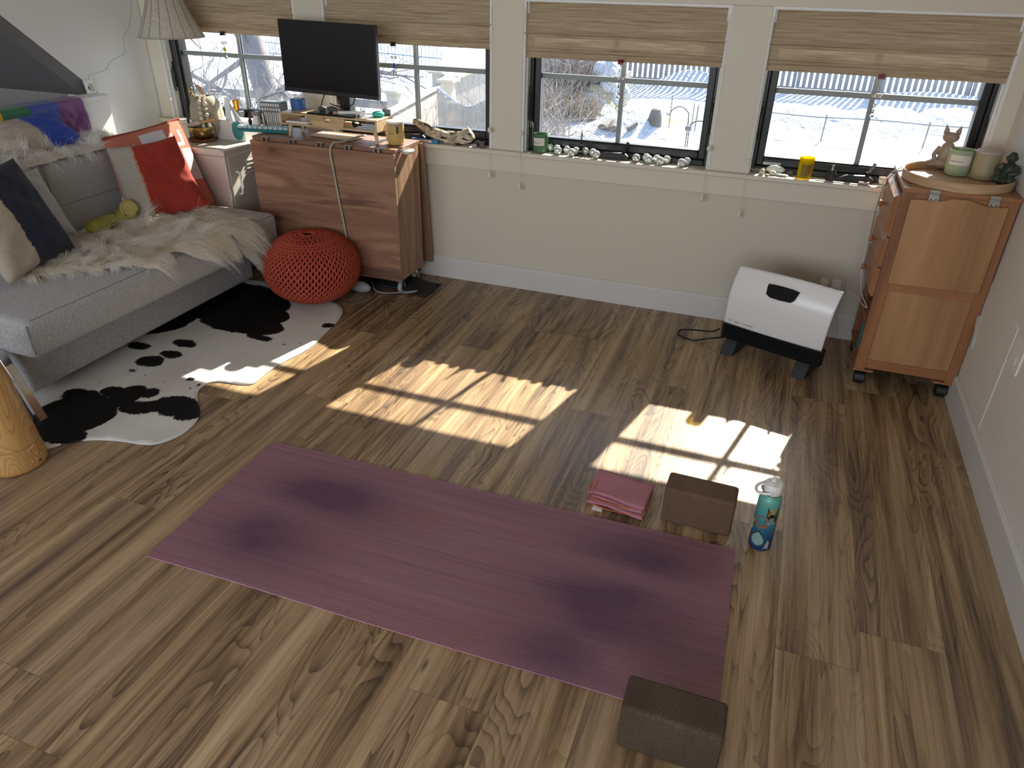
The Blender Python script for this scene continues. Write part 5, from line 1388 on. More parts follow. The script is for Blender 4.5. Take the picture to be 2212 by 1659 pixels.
# ================================================================== wooden cart at the right
M['cart'] = woodmat('orange_beech_upright', ('#7e5334', '#966340', '#a8744d'), 2, .6, .42, 3, seed=11)
M['cartx'] = woodmat('orange_beech_across', ('#825536', '#9a6743', '#aa7850'), 0, .6, .42, 3, seed=17)
M['panel'] = woodmat('light_beech_panel', ('#916742', '#a67a52', '#b58a61'), 2, .5, .42, 2.0, seed=23)
def cart():
    r = thing('wooden_cart', 'orange brown wooden drawer cart on black casters in the right corner', 'cabinet', (0, 0, 0))
    x0, x1, yf, yb, zb, zt = .735, 1.143, -.530, -.095, .088, .920
    # side facing the room: stiles, rails, recessed panels
    for xa, xc in ((x0 - .010, x0 + .038), (x1 - .040, x1)): obj('stile', G().box(xa, xc, yf, yf + .022, zb, zt - .018), M['cart'], r, bevel=.0015)
    for za, zc in ((zb + .010, .140), (.478, .520), (.865, zt - .018)): obj('rail', G().box(x0 + .038, x1 - .040, yf + .001, yf + .021, za, zc), M['cartx'], r, bevel=.001)
    obj('lower_panel', G().box(x0 + .036, x1 - .038, yf + .008, yf + .016, .138, .480), M['panel'], r)
    obj('upper_panel', G().box(x0 + .036, x1 - .038, yf + .008, yf + .016, .518, .870), M['panel'], r)
    obj('foot_block', G().box(x0 - .012, x0 + .075, yf - .001, yf + .05, zb - .010, zb).box(x1 - .085, x1 - .002, yf - .001, yf + .05, zb - .010, zb), M['cartx'], r, bevel=.001)
    # back, far side, right side, bottom, shelves
    obj('carcass', G().box(x1 - .018, x1 - .001, yf + .022, yb, zb, zt - .018).box(x0, x1 - .018, yb - .018, yb, zb, zt - .018).box(x0 - .004, x1 - .018, yf + .022, yb - .018, zb, zb + .016), M['cart'], r)
    obj('shelf', G().box(x0 - .002, x1 - .018, yf + .022, yb - .018, .275, .289), M['cartx'], r)
    obj('shelf', G().box(x0 - .002, x1 - .018, yf + .022, yb - .018, .418, .430), M['cartx'], r)
    # top: two boards
    obj('top_board', G().box(x0 - .012, x1 + .002, yf - .006, yb + .012, zt - .018, zt), M['cartx'], r, bevel=.002)
    obj('top_strip', G().box(x0 + .025, x1 - .03, yf - .0065, yf + .10, zt, zt + .0015), M['panel'], r)
    # hanging flap with shaped top edge
    MX = Matrix(((1, 0, 0, 0), (0, 0, 1, 0), (0, 1, 0, 0), (0, 0, 0, 1)))
    fl = [(.762, .516), (1.110, .520)]
    topc = [(1.108, .884), (1.085, .882), (1.04, .881), (1.015, .884), (.99, .893), (.965, .898), (.93, .898), (.905, .897), (.885, .889), (.865, .883), (.80, .882), (.758, .880)]
    fp = obj('drop_flap', G().prism(fl + topc, yf - .014, yf - .0005, MX), M['panel'], r, bevel=.003)
    for x in (.838, 1.052):
        h = obj('hinge', G().box(x - .018, x + .018, yf - .0165, yf - .0145, .884, .902).box(x - .018, x + .018, yf - .010, yf + .008, zt, zt + .0022).box(x - .018, x + .018, yf - .012, yf - .0065, .900, zt + .0015).cyl((x - .018, yf - .011, .912), (x + .018, yf - .011, .912), .004, n=10), M['steel'], r)
        for sx in (-.009, .009): obj('screw', G().cyl((x + sx, yf - .0165, .889), (x + sx, yf - .0178, .889), .003, n=8), M['black'], h)
    # drawers opening to the left
    for k, (z0, z1) in enumerate(((.708, .885), (.572, .702), (.438, .566))):
        V = []; ya, yc = yf + .018, yb - .02; xa, xm, xb = x0 - .001, x0 - .020, x0 - .034
        b = .016
        V = [(xa, ya, z0), (xa, yc, z0), (xa, yc, z1), (xa, ya, z1), (xm, ya, z0), (xm, yc, z0), (xm, yc, z1), (xm, ya, z1), (xb, ya + b, z0 + b), (xb, yc - b, z0 + b), (xb, yc - b, z1 - b), (xb, ya + b, z1 - b)]
        F = [(0, 1, 2, 3), (8, 11, 10, 9), (0, 4, 5, 1), (1, 5, 6, 2), (2, 6, 7, 3), (3, 7, 4, 0), (4, 8, 9, 5), (5, 9, 10, 6), (6, 10, 11, 7), (7, 11, 8, 4)]
        d = obj('drawer', G().add(V, F), M['cartx'] if k else M['cartx'], r, bevel=.001)
        ym = (ya + yc) / 2; zm = (z0 + z1) / 2
        obj('groove', G().box(xb - .0006, xb, ya + .05, yc - .05, z0 + .045, z0 + .047).box(xb - .0006, xb, ya + .05, yc - .05, z1 - .047, z1 - .045), M['pine_edge'], d)
        obj('knob', G().lathe([(.006, 0), (.006, .010), (.013, .016), (.015, .022), (.013, .028), (.0005, .031)], 18, frame((xb, ym, zm), (-1, 0, 0))), M['cart'], d, smooth=50)
    for x, y in ((x0 + .028, yf + .040), (x1 - .036, yf + .040), (x0 + .028, yb - .045), (x1 - .036, yb - .045)):
        c = obj('caster', G().cyl((x, y, .055), (x, y, .088), .010, n=12).prism([(-.036, .026), (-.034, .048), (-.020, .066), (0, .071), (.020, .066), (.034, .048), (.034, .040), (.0, .052), (-.030, .026)], x - .023, x + .023, T(0, y, 0) @ MY), M['black'], r, bevel=.003)
        obj('wheel', G().cyl((x - .021, y, .0295), (x + .021, y, .0295), .0290, n=28), flat('caster_black', '#17181a', .45), c, smooth=40, bevel=.005)
cart()
# items in the open shelves
tag(obj('spool_box', G().box(.745, .80, -.42, -.36, .2895, .330), flat('purple_box', '#3f3a78', .5), bevel=.003), 'small purple box on open shelf of wooden cart', 'box')
tag(obj('grey_pouch', G().box(.742, .80, -.45, -.38, .4305, .437).box(.745, .79, -.48, -.43, .331 - .041, .36), flat('pouch_grey', '#8f9092', .7), bevel=.003), 'grey white packet on open shelf of wooden cart', 'packet')
tag(obj('teal_book', G().box(.740, .90, -.34, -.315, .105, .245), flat('book_teal', '#2f6f6a', .6), bevel=.002), 'teal book upright in lowest shelf of wooden cart', 'book')
g = G().tube(smoothpath([(.735, -.25, .945), (.690, -.24, .90), (.668, -.24, .80), (.672, -.25, .64), (.680, -.26, .50), (.700, -.29, .38), (.735, -.36, .325), (.715, -.30, .320), (.69, -.2, .318), (.66, -.12, .29), (.650, -.06, .20), (.655, -.045, .12), (.675, -.035, .05)], 8), .0022, 6)
tag(obj('charging_cable', g, M['cord'], smooth=180), 'thin white cable looping down the drawers of wooden cart', 'cable')
g = G().tube(smoothpath([(.735, -.30, .945), (.692, -.275, .90), (.674, -.27, .78), (.682, -.285, .60), (.692, -.33, .47), (.72, -.40, .38)], 8), .0022, 6)
tag(obj('charging_cable', g, M['grey'], smooth=180), 'thin grey cable from tray down the drawers of wooden cart', 'cable')
g = G()
for k in range(4): g.grid(lambda u, v, k=k: (1.1445 + .004 * math.sin(u * 9 + k), -.62 + .07 * u - .01 * v * k, .43 - .15 * v - .02 * k + .01 * math.sin(u * 7 + k)), 12, 10)
tag(obj('cloth_rag', G().grid(lambda u, v: (1.1425 + .005 * math.sin(u * 7 + v * 3), -.555 - .05 * v + .05 * u, .43 - .14 * v + .006 * math.sin(u * 8)), 14, 14), flat('rag_white', '#b7b4ac', .9), smooth=180, solid=.002), 'pale cloth tucked between wooden cart and right wall', 'cloth')

# ---- round tray with its things
TX, TY, TZ, TR_ = .938, -.335, .922, .208
r = thing('round_tray', 'round pale wood tray with raised rim on top of the cart', 'tray', (TX, TY, TZ))
trm = woodmat('tray_wood', ('#b08e6c', '#c7a785', '#d7bb9b'), 0, .8, .4, 3, seed=31)
obj('tray_base', G().lathe([(.0005, 0), (TR_ - .004, 0), (TR_ - .004, .006), (.0005, .006)], 72, cap=False), trm, r, smooth=40)
t = NT('tray_rim_wood'); n = t.noise(t.mapping(t.coord(), scale=(12, 12, 160)), 1.0, 3); t.p(Base_Color=t.ramp(n, [(.3, '#b08d66'), (.7, '#c6a682')]), Roughness=.4)
obj('rim', G().lathe([(TR_ - .004, .0), (TR_, .001), (TR_ + .001, .036), (TR_ - .0015, .038), (TR_ - .004, .036), (TR_ - .004, .006)], 96, cap=False), t.m, r, smooth=40)
zt_ = TZ + .0065
gg = glassy('sage_glass', '#b4c4a4', .15, .25, 1.3)
jar('sage_candle', (.948, -.232, zt_), .0500, .108, gg, 'sage green glass candle jar with white label on the round tray', group='candle jars', wax=flat('wax_green', '#a3b48c', .6), lab=(-.050, .036, .048, .088, flat('label_paper_white', '#d8d5cb', .6)), tang=-90, text=[('WILDWOOD', -.046, .060, .0088), ('____________', -.046, .074, .006)])
jar('lidded_jar', (1.040, -.272, zt_), .0490, .106, flat('stone_jar', '#a39678', .45), 'taupe ceramic candle jar with pale wooden lid on the round tray', group='candle jars', lid=flat('lid_taupe', '#b5a399', .5), inner=False)
# cat headed meditating figure
cm = flat('cat_clay', '#9b8878', .4)
r = thing('cat_figurine', 'seated brown cat figurine with pointed ears behind the sage candle', 'figurine', (.905, -.145, zt_), -10)
def lump(parts, smoothv=180):
    g = G()
    for q in parts:
        if len(q) == 2: g.ball(q[0], q[1], 18)
        else: g.tube(smoothpath(q[0], 5), q[1] if isinstance(q[1], (int, float)) else [q[1][0] + (q[1][1] - q[1][0]) * k / (5 * (len(q[0]) - 1)) for k in range(5 * (len(q[0]) - 1) + 1)], 12)
    return g
g = lump([((0, 0, .028), (.062, .038, .026)), ((0, 0.004, .070), (.033, .026, .050)), ((0, .002, .108), (.015, .014, .018)), (([(-.028, 0, .095), (-.045, -.010, .060), (-.030, -.030, .035)]), (.011, .008), 0), (([(.028, 0, .095), (.045, -.010, .060), (.030, -.030, .035)]), (.011, .008), 0), ((-.050, -.012, .022), (.024, .022, .016)), ((.050, -.012, .022), (.024, .022, .016))])
o = obj('body', g, cm, r, smooth=180)
rm = o.modifiers.new('Remesh', 'REMESH'); rm.mode = 'VOXEL'; rm.voxel_size = .003; rm.use_smooth_shade = True
g = G().ball((0, 0, .138), (.033, .027, .026), 20).ball((0, -.020, .131), (.011, .010, .008), 14)
for sg in (-1, 1):
    g.lathe([(.011, 0), (.008, .012), (.0015, .030)], 14, T(sg * .020, 0, .152) @ rotm('Y', sg * 14) @ Matrix.Diagonal((1.25, 1.25, 1.15, 1)), sy=.5)
h = obj('head', g, cm, r, smooth=60)
obj('eye', G().tube([(-.015, -.0215, .141), (-.009, -.0235, .139), (-.004, -.0230, .141)], .0007, 5), M['black'], h)
obj('eye', G().tube([(.015, -.0215, .141), (.009, -.0235, .139), (.004, -.0230, .141)], .0007, 5), M['black'], h)
# little monk
bm_ = flat('monk_bronze', '#3a4438', .45, .25, var=.3, vscale=60)
r = thing('monk_figurine', 'dark green seated monk figurine at right rim of the tray', 'figurine', (1.106, -.362, zt_), -35); r.scale = (1.15, 1.15, 1.15)
g = lump([((0, 0, .018), (.034, .032, .020)), ((0, .003, .048), (.027, .023, .036)), ((-.022, -.016, .022), (.018, .018, .015)), ((.022, -.016, .022), (.018, .018, .015)), (([(-.020, 0, .070), (-.033, -.010, .052), (-.012, -.026, .040)]), (.011, .008), 0), (([(.020, 0, .070), (.033, -.010, .052), (.012, -.026, .044)]), (.011, .008), 0)])
o = obj('robe', g, bm_, r, smooth=180)
rm = o.modifiers.new('Remesh', 'REMESH'); rm.mode = 'VOXEL'; rm.voxel_size = .0025; rm.use_smooth_shade = True
g = G()
for k in range(7):
    a = -2.6 + k * .35; g.tube([(.020 * math.cos(a), .003 + .018 * math.sin(a), .078), (.028 * math.cos(a), .003 + .026 * math.sin(a), .050), (.034 * math.cos(a), .032 * math.sin(a), .020)], .0014, 5)
obj('robe_folds', g, flat('monk_dark', '#272d26', .5), o)
g = G().ball((0, -.004, .098), (.0165, .0180, .0195), 20).ball((0, -.021, .094), (.0035, .005, .004), 10).ball((-.017, -.003, .096), (.003, .004, .007), 8).ball((.017, -.003, .096), (.003, .004, .007), 8)
h = obj('head', g, bm_, r, smooth=180)
obj('brow', G().tube([(-.010, -.0195, .101), (-.004, -.0215, .102), (.004, -.0215, .102), (.010, -.0195, .101)], .0010, 5).tube([(-.005, -.0205, .086), (0, -.0215, .085), (.005, -.0205, .086)], .0009, 5), flat('monk_line', '#1d221c', .6), h)

# ================================================================== things on the window sill
ZSL = .8005
jar('green_candle', (-1.012, .020, ZSL), .040, .098, glassy('green_glass', '#5e8663', .12, .2, 1.3), 'dark green glass candle jar with white label left of the mirrored balls', wax=flat('wax_green2', '#6c9a68', .6), lab=(-.040, .030, .040, .080, bpy.data.materials['label_paper_white']), tang=-84, text=[('WILDWOOD', -.038, .051, .0080), ('__________', -.038, .067, .0055)])
ym_t = NT('yellow_glass'); ym_t.p(Base_Color=lin('#d8cf10'), Roughness=.12, Transmission_Weight=.4, IOR=1.3)
_tr = ym_t.n('BsdfTransparent', None, Color=(.95, .80, .06, 1)); _ms = ym_t.n('MixShader', None, i0=.5, i1=ym_t.b.outputs[0], i2=_tr.outputs[0]); ym_t.t.links.new(_ms.outputs[0], ym_t.out.inputs['Surface']); ym_ = ym_t.m
r = jar('yellow_glass_candle', (.352, .012, ZSL), .0355, .098, ym_, 'bright yellow glass candle jar with printed lettering on the sill', lab=(-.026, .034, .012, .072, flat('label_gold', '#8a6c1c', .5)), tang=-80)
lo_ = [c for c in r.children if c.name.startswith('paper_label')][0]
g = G()
for k in range(8):
    V = []; n = 8; z = .020 + k * .0065; s0 = -.022; s1 = .026 - .010 * (k % 3 == 1) - .006 * (k % 2)
    for i in range(n + 1):
        a = R_(-80) + (s0 + (s1 - s0) * i / n) / .0355
        for zz in (z, z + .0012): V.append((.0366 * math.cos(a), .0366 * math.sin(a), zz))
    g.add(V, [(2*i, 2*i+2, 2*i+3, 2*i+1) for i in range(n)])
obj('small_print', g, flat('print_brown', '#4a3a12', .6), lo_)

# mirrored balls: faceted
def facet_ball(R0, nl=13):
    g = G()
    for j in range(nl):
        p0 = math.pi * j / nl - math.pi/2; p1 = math.pi * (j + 1) / nl - math.pi/2; pm = (p0 + p1) / 2
        n = max(4, int(2 * nl * math.cos(pm)))
        for i in range(n):
            a0 = 2*math.pi * i / n; a1 = 2*math.pi * (i + .90) / n; q0 = p0 + .04 * math.pi / nl; q1 = p1 - .06 * math.pi / nl
            V = [(R0 * math.cos(q) * math.cos(a), R0 * math.cos(q) * math.sin(a), R0 * math.sin(q)) for q, a in ((q0, a0), (q0, a1), (q1, a1), (q1, a0))]
            g.add(V, [(0, 1, 2, 3)])
    return g
mir = NT('mirror_tiles'); mir.p(Base_Color=(.93, .97, .96, 1), Metallic=.5, Roughness=.12)
cg_ = flat('mirror_ball_core', '#b9c6c2', .5)
def mball(R0):
    r = thing('mirrored_ball', 'x', 'mirrored ball', (0, 0, 0), 0, 'mirrored balls on the window sill')
    obj('core', G().ball((0, 0, 0), R0 * .975, 24), cg_, r, smooth=180)
    obj('mirror_tiles', facet_ball(R0), mir.m, r)
    obj('cap', G().cyl((0, 0, R0 * .96), (0, 0, R0 * 1.10), R0 * .16, n=10), M['steel'], r)
    return r
balls = [(-.968, .062, 'mirrored ball behind the green candle rim, leftmost at the back'), (-.905, .000, 'mirrored ball in front, nearest the green candle'), (-.925, .048, 'mirrored ball at the back, second from the green candle'),
         (-.868, .046, 'mirrored ball at the back, third from the green candle'), (-.828, -.008, 'smaller looking front mirrored ball just left of the dark tower'), (-.815, .036, 'mirrored ball directly behind left leg of the dark tower'),
         (-.765, .044, 'mirrored ball directly behind right leg of the dark tower'), (-.722, .038, 'back mirrored ball between dark tower and window crank'), (-.692, -.004, 'front mirrored ball between dark tower and window crank'),
         (-.480, .006, 'single mirrored ball standing alone right of the window crank'), (-.432, .036, 'back left mirrored ball of the five ball cluster'), (-.412, -.004, 'front left mirrored ball of the five ball cluster'),
         (-.377, .030, 'middle back mirrored ball of the five ball cluster'), (-.352, -.012, 'frontmost mirrored ball of the five ball cluster'), (-.325, .032, 'back right mirrored ball of the five ball cluster'),
         (-.243, -.006, 'front mirrored ball of the rightmost pair'), (-.222, .034, 'back mirrored ball of the rightmost pair')]
b0 = None; MB_R = .0205
for k, (x, y, lb) in enumerate(balls):
    if b0 is None: b0 = mball(MB_R); q = b0
    else: q = dup(b0)
    q.location = (x, y, ZSL + MB_R); q['label'] = lb; q.rotation_euler = (rnd.uniform(-1.4, 1.4), rnd.uniform(-.8, .8), rnd.uniform(0, 6))
    if k > 0: pass
# dark lattice tower
def tower():
    r = thing('lattice_tower', 'small dark metal lattice tower souvenir among the mirrored balls', 'souvenir', (-.775, -.012, ZSL), 12)
    m = flat('tower_metal', '#2a2523', .4, .7)
    def w(z): return .026 * math.exp(-z / .034) + .0012
    g = G()
    zs = np.linspace(0, .125, 16)
    for sx in (-1, 1):
        for sy in (-1, 1):
            g.tube([(sx * w(z), sy * w(z), z) for z in zs], .0015, 5)
    obj('leg_lattice', g, m, r)
    g = G()
    for a, b in zip(zs[:-1], zs[1:]):
        for ax in range(4):
            c = [(-1, -1), (1, -1), (1, 1), (-1, 1)]; p, q = c[ax], c[(ax + 1) % 4]
            g.tube([(p[0]*w(a), p[1]*w(a), a), (q[0]*w(b), q[1]*w(b), b)], .0007, 4).tube([(q[0]*w(a), q[1]*w(a), a), (p[0]*w(b), p[1]*w(b), b)], .0007, 4)
    for z in (.028, .062, .118): g.box(-w(z) - .003, w(z) + .003, -w(z) - .003, w(z) + .003, z - .0012, z + .0012)
    obj('cross_bracing', g, m, r)
    obj('spire', G().cyl((0, 0, .122), (0, 0, .143), .0022, .0005, n=8).ball((0, 0, .128), .003, 8), m, r)
tower()
# hook stand with hanging glass drop
r = thing('hook_stand', 'wire hook stand on black round base behind the green candle', 'stand', (-1.068, .045, ZSL))
obj('base', G().lathe([(.022, 0), (.022, .004), (.010, .014), (.003, .022)], 24), M['black'], r, smooth=50)
obj('hook', G().tube(smoothpath([(0, 0, .02), (.001, 0, .10), (.003, 0, .135), (-.006, 0, .150), (-.014, 0, .135), (-.012, 0, .120)], 6), .0018, 8).tube(smoothpath([(0, 0, .12), (-.008, 0, .145), (-.020, 0, .147), (-.030, 0, .128)], 6), .0014, 8), M['steel'], r, smooth=60)
r2 = thing('glass_drop', 'small pink glass drop hanging from the wire hook stand', 'ornament', (-1.098, .045, .845))
obj('thread', G().tube([(0, 0, .082), (0, 0, .012)], .0006, 4), M['grey'], r2)
obj('drop', G().lathe([(.0005, -.010), (.007, -.003), (.007, .004), (.0008, .013)], 10), glassy('pink_glass', '#b02050', .1, .4), r2)
# driftwood
def drift():
    pts = smoothpath([(-1.785, .035, .905), (-1.755, .032, .895), (-1.70, .025, .868), (-1.63, .018, .838), (-1.56, .012, .826), (-1.49, .012, .833), (-1.44, .016, .852), (-1.415, .020, .868)], 7)
    n = len(pts); rs = [.012 + .026 * math.sin(min(1, (k + 3) / n * 1.15) * math.pi * .62) ** 1.2 for k in range(n)]; rs[-1] *= .72; rs[0] = .009
    g = G(); V = []; F = []; m = 20
    for i, p in enumerate(pts):
        a = pts[max(i-1, 0)]; b = pts[min(i+1, n-1)]; t_ = (b - a).normalized(); y = Vector((0, 1, 0)); z = t_.cross(y).normalized(); y = z.cross(t_)
        for k in range(m):
            an = 2*math.pi*k/m; rr = rs[i] * (1 + .17 * vnoise(i * .22, math.cos(an) * 1.5 + math.sin(an), 4) + .07 * math.sin(3 * an + i * .2))
            q = p + (y * math.cos(an) * .75 + z * math.sin(an)) * rr; q.z = max(q.z, ZSL + .0005); V.append(q)
    for i in range(n-1):
        for k in range(m): l = (k+1) % m; F.append((i*m+k, i*m+l, (i+1)*m+l, (i+1)*m+k))
    F.append(tuple(reversed(range(m)))); F.append(tuple((n-1)*m+k for k in range(m))); g.add(V, F)
    t = NT('weathered_driftwood'); c = t.coord()
    n1 = t.noise(t.mapping(c, scale=(18, 60, 60), rot=(0, .35, 0)), 1.0, 5, .7, 1.2); n2 = t.noise(t.mapping(c, scale=(30, 80, 80)), 1.0, 4, .7)
    pits = t.ramp(t.noise(t.mapping(c, scale=(22, 40, 55)), 1.0, 2, .5), [(.37, 1.0), (.41, 0.0)])
    col = t.ramp(n1, [(.32, '#5a4d42'), (.44, '#988a76'), (.55, '#c6bba8'), (.7, '#e4ddd0')]); col = t.mix(pits, col, lin('#241812'))
    t.p(Base_Color=col, Roughness=.85); t.bump(t.math('SUBTRACT', n2, pits), .8, .004)
    o = obj('driftwood', g, t.m, smooth=180); tag(o, 'curved weathered driftwood branch resting on the window sill', 'driftwood')
drift()
r = thing('spirit_level', 'short blue spirit level with orange and white sticker on the sill', 'level', (-1.690, -.018, ZSL), -2)
obj('body', G().box(-.085, .085, -.010, .010, 0, .019), flat('level_blue', '#2a78b0', .4), r, bevel=.002)
obj('vial', G().box(-.062, -.035, -.0108, -.0100, .003, .016), flat('vial_dark', '#3a3430', .4), r)
obj('sticker', G().box(-.028, .045, -.0108, -.0100, .004, .016), M['white'], r)
obj('sticker_print', G().box(-.024, .030, -.0112, -.0108, .0075, .0125), flat('print_orange', '#c8562e', .5), r)
tag(obj('stone_cube', G().cbox((0, 0, .0145), (.029, .027, .029)), flat('cube_brown', '#5b4038', .5, var=.3), bevel=.003, loc=(-1.342, -.012, ZSL), rot=(0, 0, R_(12))), 'small brown stone cube at right end of the driftwood', 'stone')
pebble('pebble', (-1.385, -.022, ZSL), (.019, .014, .009), '#a9adab', 'pale grey pebble in front of the driftwood end', 'sill pebbles', 15, 6)
pebble('pebble', (-1.380, .022, ZSL), (.024, .018, .014), '#3d3936', 'dark pebble half under the driftwood tip', 'sill pebbles', 5, 3)
for q in [((.118, .044, ZSL), (.030, .016, .010), '#7c7064', 'long grey brown pebble nearest the window liner', 0), ((.155, -.002, ZSL), (.0145, .014, .0145), '#cdc4ae', 'round cream speckled pebble, frontmost left', 0),
          ((.180, -.022, ZSL), (.013, .009, .004), '#8e938f', 'tiny flat grey green pebble at the front edge', 0), ((.215, .048, ZSL), (.047, .017, .019), '#d3d2cc', 'largest white bone shaped pebble at the back', 4),
          ((.207, .004, ZSL), (.018, .011, .011), '#d8d2bf', 'small ivory pebble leaning on the large white one', 30), ((.250, -.006, ZSL), (.034, .013, .006), '#a9b4b8', 'flat pale blue grey pebble in front', -3), ((.284, .036, ZSL), (.020, .013, .011), '#55524e', 'dark striped pebble left of the yellow candle', -10)]:
    pebble('pebble', q[0], q[1], q[2], q[3], 'sill pebbles', q[4], len(q[3]) % 7)
# robed figurine
r = thing('robed_figurine', 'tiny dark robed figurine with long pale beard right of yellow candle', 'figurine', (.475, .018, ZSL), -8)
rb = flat('robe_dark', '#2b2426', .6, var=.3, vscale=90)
def cone_fold(u, v):
    a = 2*math.pi*u; z = .055 * v; rr = (.0175 * (1 - v) ** .8 + .0065) * (1 + .10 * math.sin(a * 9) * (1 - v)); return (rr * math.cos(a), rr * .8 * math.sin(a), z)
obj('robe', G().grid(cone_fold, 54, 14, cu=True), rb, r, smooth=180)
obj('sleeve', G().tube([(-.007, 0, .050), (-.015, -.004, .038), (-.012, -.012, .030)], [.0045, .0055, .006], 10), rb, r, smooth=60)
obj('sleeve', G().tube([(.007, 0, .050), (.015, -.004, .036), (.018, -.010, .028)], [.0045, .0055, .006], 10), rb, r, smooth=60)
h = obj('head', G().ball((0, -.001, .0635), (.0055, .0058, .0070), 14), flat('fig_skin', '#a98d7c', .6), r, smooth=180)
obj('hair', G().ball((0, .002, .0650), (.0068, .0060, .0075), 12).tube([(0, .002, .067), (0, .002, .074)], [.005, .0015], 8), flat('hair_grey', '#a4a29e', .8), h, smooth=180)
obj('beard', G().lathe([(.0045, 0), (.0052, -.008), (.003, -.030), (.0005, -.038)], 10, T(0, -.006, .061), sy=.5), flat('beard_grey', '#b5b2ac', .8), h, smooth=60)
tag(obj('incense_stick', G().box(-.130, .120, -.007, .007, 0, .0035), flat('stick_brown', '#9a8f86', .5), bevel=.001, loc=(.535, -.022, ZSL), rot=(0, 0, R_(-3))), 'long thin grey brown wooden slat along front of the sill', 'slat')
tag(obj('lighter_case', G().box(-.024, .024, -.006, .006, 0, .010), flat('case_mixed', '#c0aaa0', .5, var=.3, vscale=60), bevel=.002, loc=(.622, -.018, ZSL + .004), rot=(0, R_(0), R_(4))), 'small pinkish white case on right end of the slat', 'case')
r = thing('footed_cup', 'white porcelain cup with gold feet half behind the cart', 'cup', (.705, -.002, ZSL))
obj('bowl', G().lathe([(.004, .010), (.016, .013), (.022, .022), (.0225, .034), (.020, .036), (.0225, .040), (.021, .040), (.018, .034), (.019, .022), (.001, .014)], 28), flat('porcelain', '#ddd9cf', .2), r, smooth=50)
g = G()
for a in (.5, 2.6, 4.7): g.tube([(.012 * math.cos(a), .012 * math.sin(a), .012), (.018 * math.cos(a), .018 * math.sin(a), .006), (.017 * math.cos(a), .017 * math.sin(a), .001)], .0022, 6)
obj('foot_ring', g, M['gold'], r); obj('gold_rim', G().tube([(.0222 * math.cos(a), .0222 * math.sin(a), .040) for a in np.linspace(0, 6.283, 28)[:-1]], .0009, 5, closed=True), M['gold'], r)
# suncatchers clipped on the shades
def suncatcher(x, zt, cc, mc, label, gems, clipname='binder_clip'):
    r = thing('suncatcher', label, 'suncatcher', (x, .004, zt), 0, 'suncatchers hanging from the shades')
    cl = obj('binder_clip', G().prism([(-.008, .022), (.008, .022), (.0015, .006), (-.0015, .006)], -.014, .014, MY).box(-.015, .015, -.009, .009, .0, .008, T(0, 0, .002)), cc, r)
    obj('clip_wire', G().tube(smoothpath([(-.008, -.006, .0), (-.006, -.004, -.018), (0, -.003, -.024), (.006, -.004, -.018), (.008, -.006, .0)], 5), .0009, 5), M['steel'], r)
    obj('thread', G().tube([(0, 0, -.02), (0, 0, -gems[-1][0])], .0006, 4), M['steel'], r)
    g = G()
    for s in (-1, 1):
        g.ball((s * .013, 0, -gems[0][0] + .003), (.013, .0015, .003), 10).ball((s * .011, 0, -gems[0][0] - .004), (.010, .0015, .0025), 10)
    g.tube([(0, 0, -gems[0][0] + .006), (0, 0, -gems[0][0] - .016)], .0016, 6)
    obj('dragonfly', g, M['steel'], r, smooth=180)
    for d, rr, col in gems[1:]:
        obj('gem', G().lathe([(.0005, rr * 1.3), (rr * .8, rr * .4), (rr, -rr * .2), (rr * .6, -rr * .9), (.0005, -rr * 1.2)], 8, T(0, 0, -d)), col, r)
    return r
cgl = glassy('crystal_clear', '#f4fbff', .03, .9, 1.5); cbl = glassy('crystal_blue', '#2436c8', .08, .5, 1.4); cye = glassy('crystal_yellow', '#d8dc1c', .1, .5, 1.4); cpk = glassy('crystal_rose', '#e6c8cc', .05, .8, 1.4)
suncatcher(-3.005, 1.296, M['black'], None, 'suncatcher with yellow green crystal hanging in window nearest the lamp', [(.038, 0, 0), (.072, .011, cye), (.092, .006, cye), (.115, .010, cgl)])
suncatcher(-1.872, 1.288, flat('clip_dark_pattern', '#2b2b2c', .4, var=.5, vscale=80), None, 'suncatcher with blue bead and clear drop right of the monitor', [(.055, 0, 0), (.094, .011, cbl), (.104, .007, cbl), (.135, .013, cgl)])
suncatcher(-.603, 1.262, flat('clip_red', '#7c1820', .4), None, 'suncatcher with clear crystals on a dark red clip above the balls', [(.062, 0, 0), (.100, .009, cgl), (.122, .006, cgl), (.145, .012, cgl)])
suncatcher(.587, 1.262, flat('clip_rose_pattern', '#8c4a50', .5, var=.6, vscale=120), None, 'suncatcher with rose and clear crystals on a patterned clip, rightmost', [(.070, 0, 0), (.105, .008, cpk), (.125, .008, cgl), (.148, .012, cgl)])
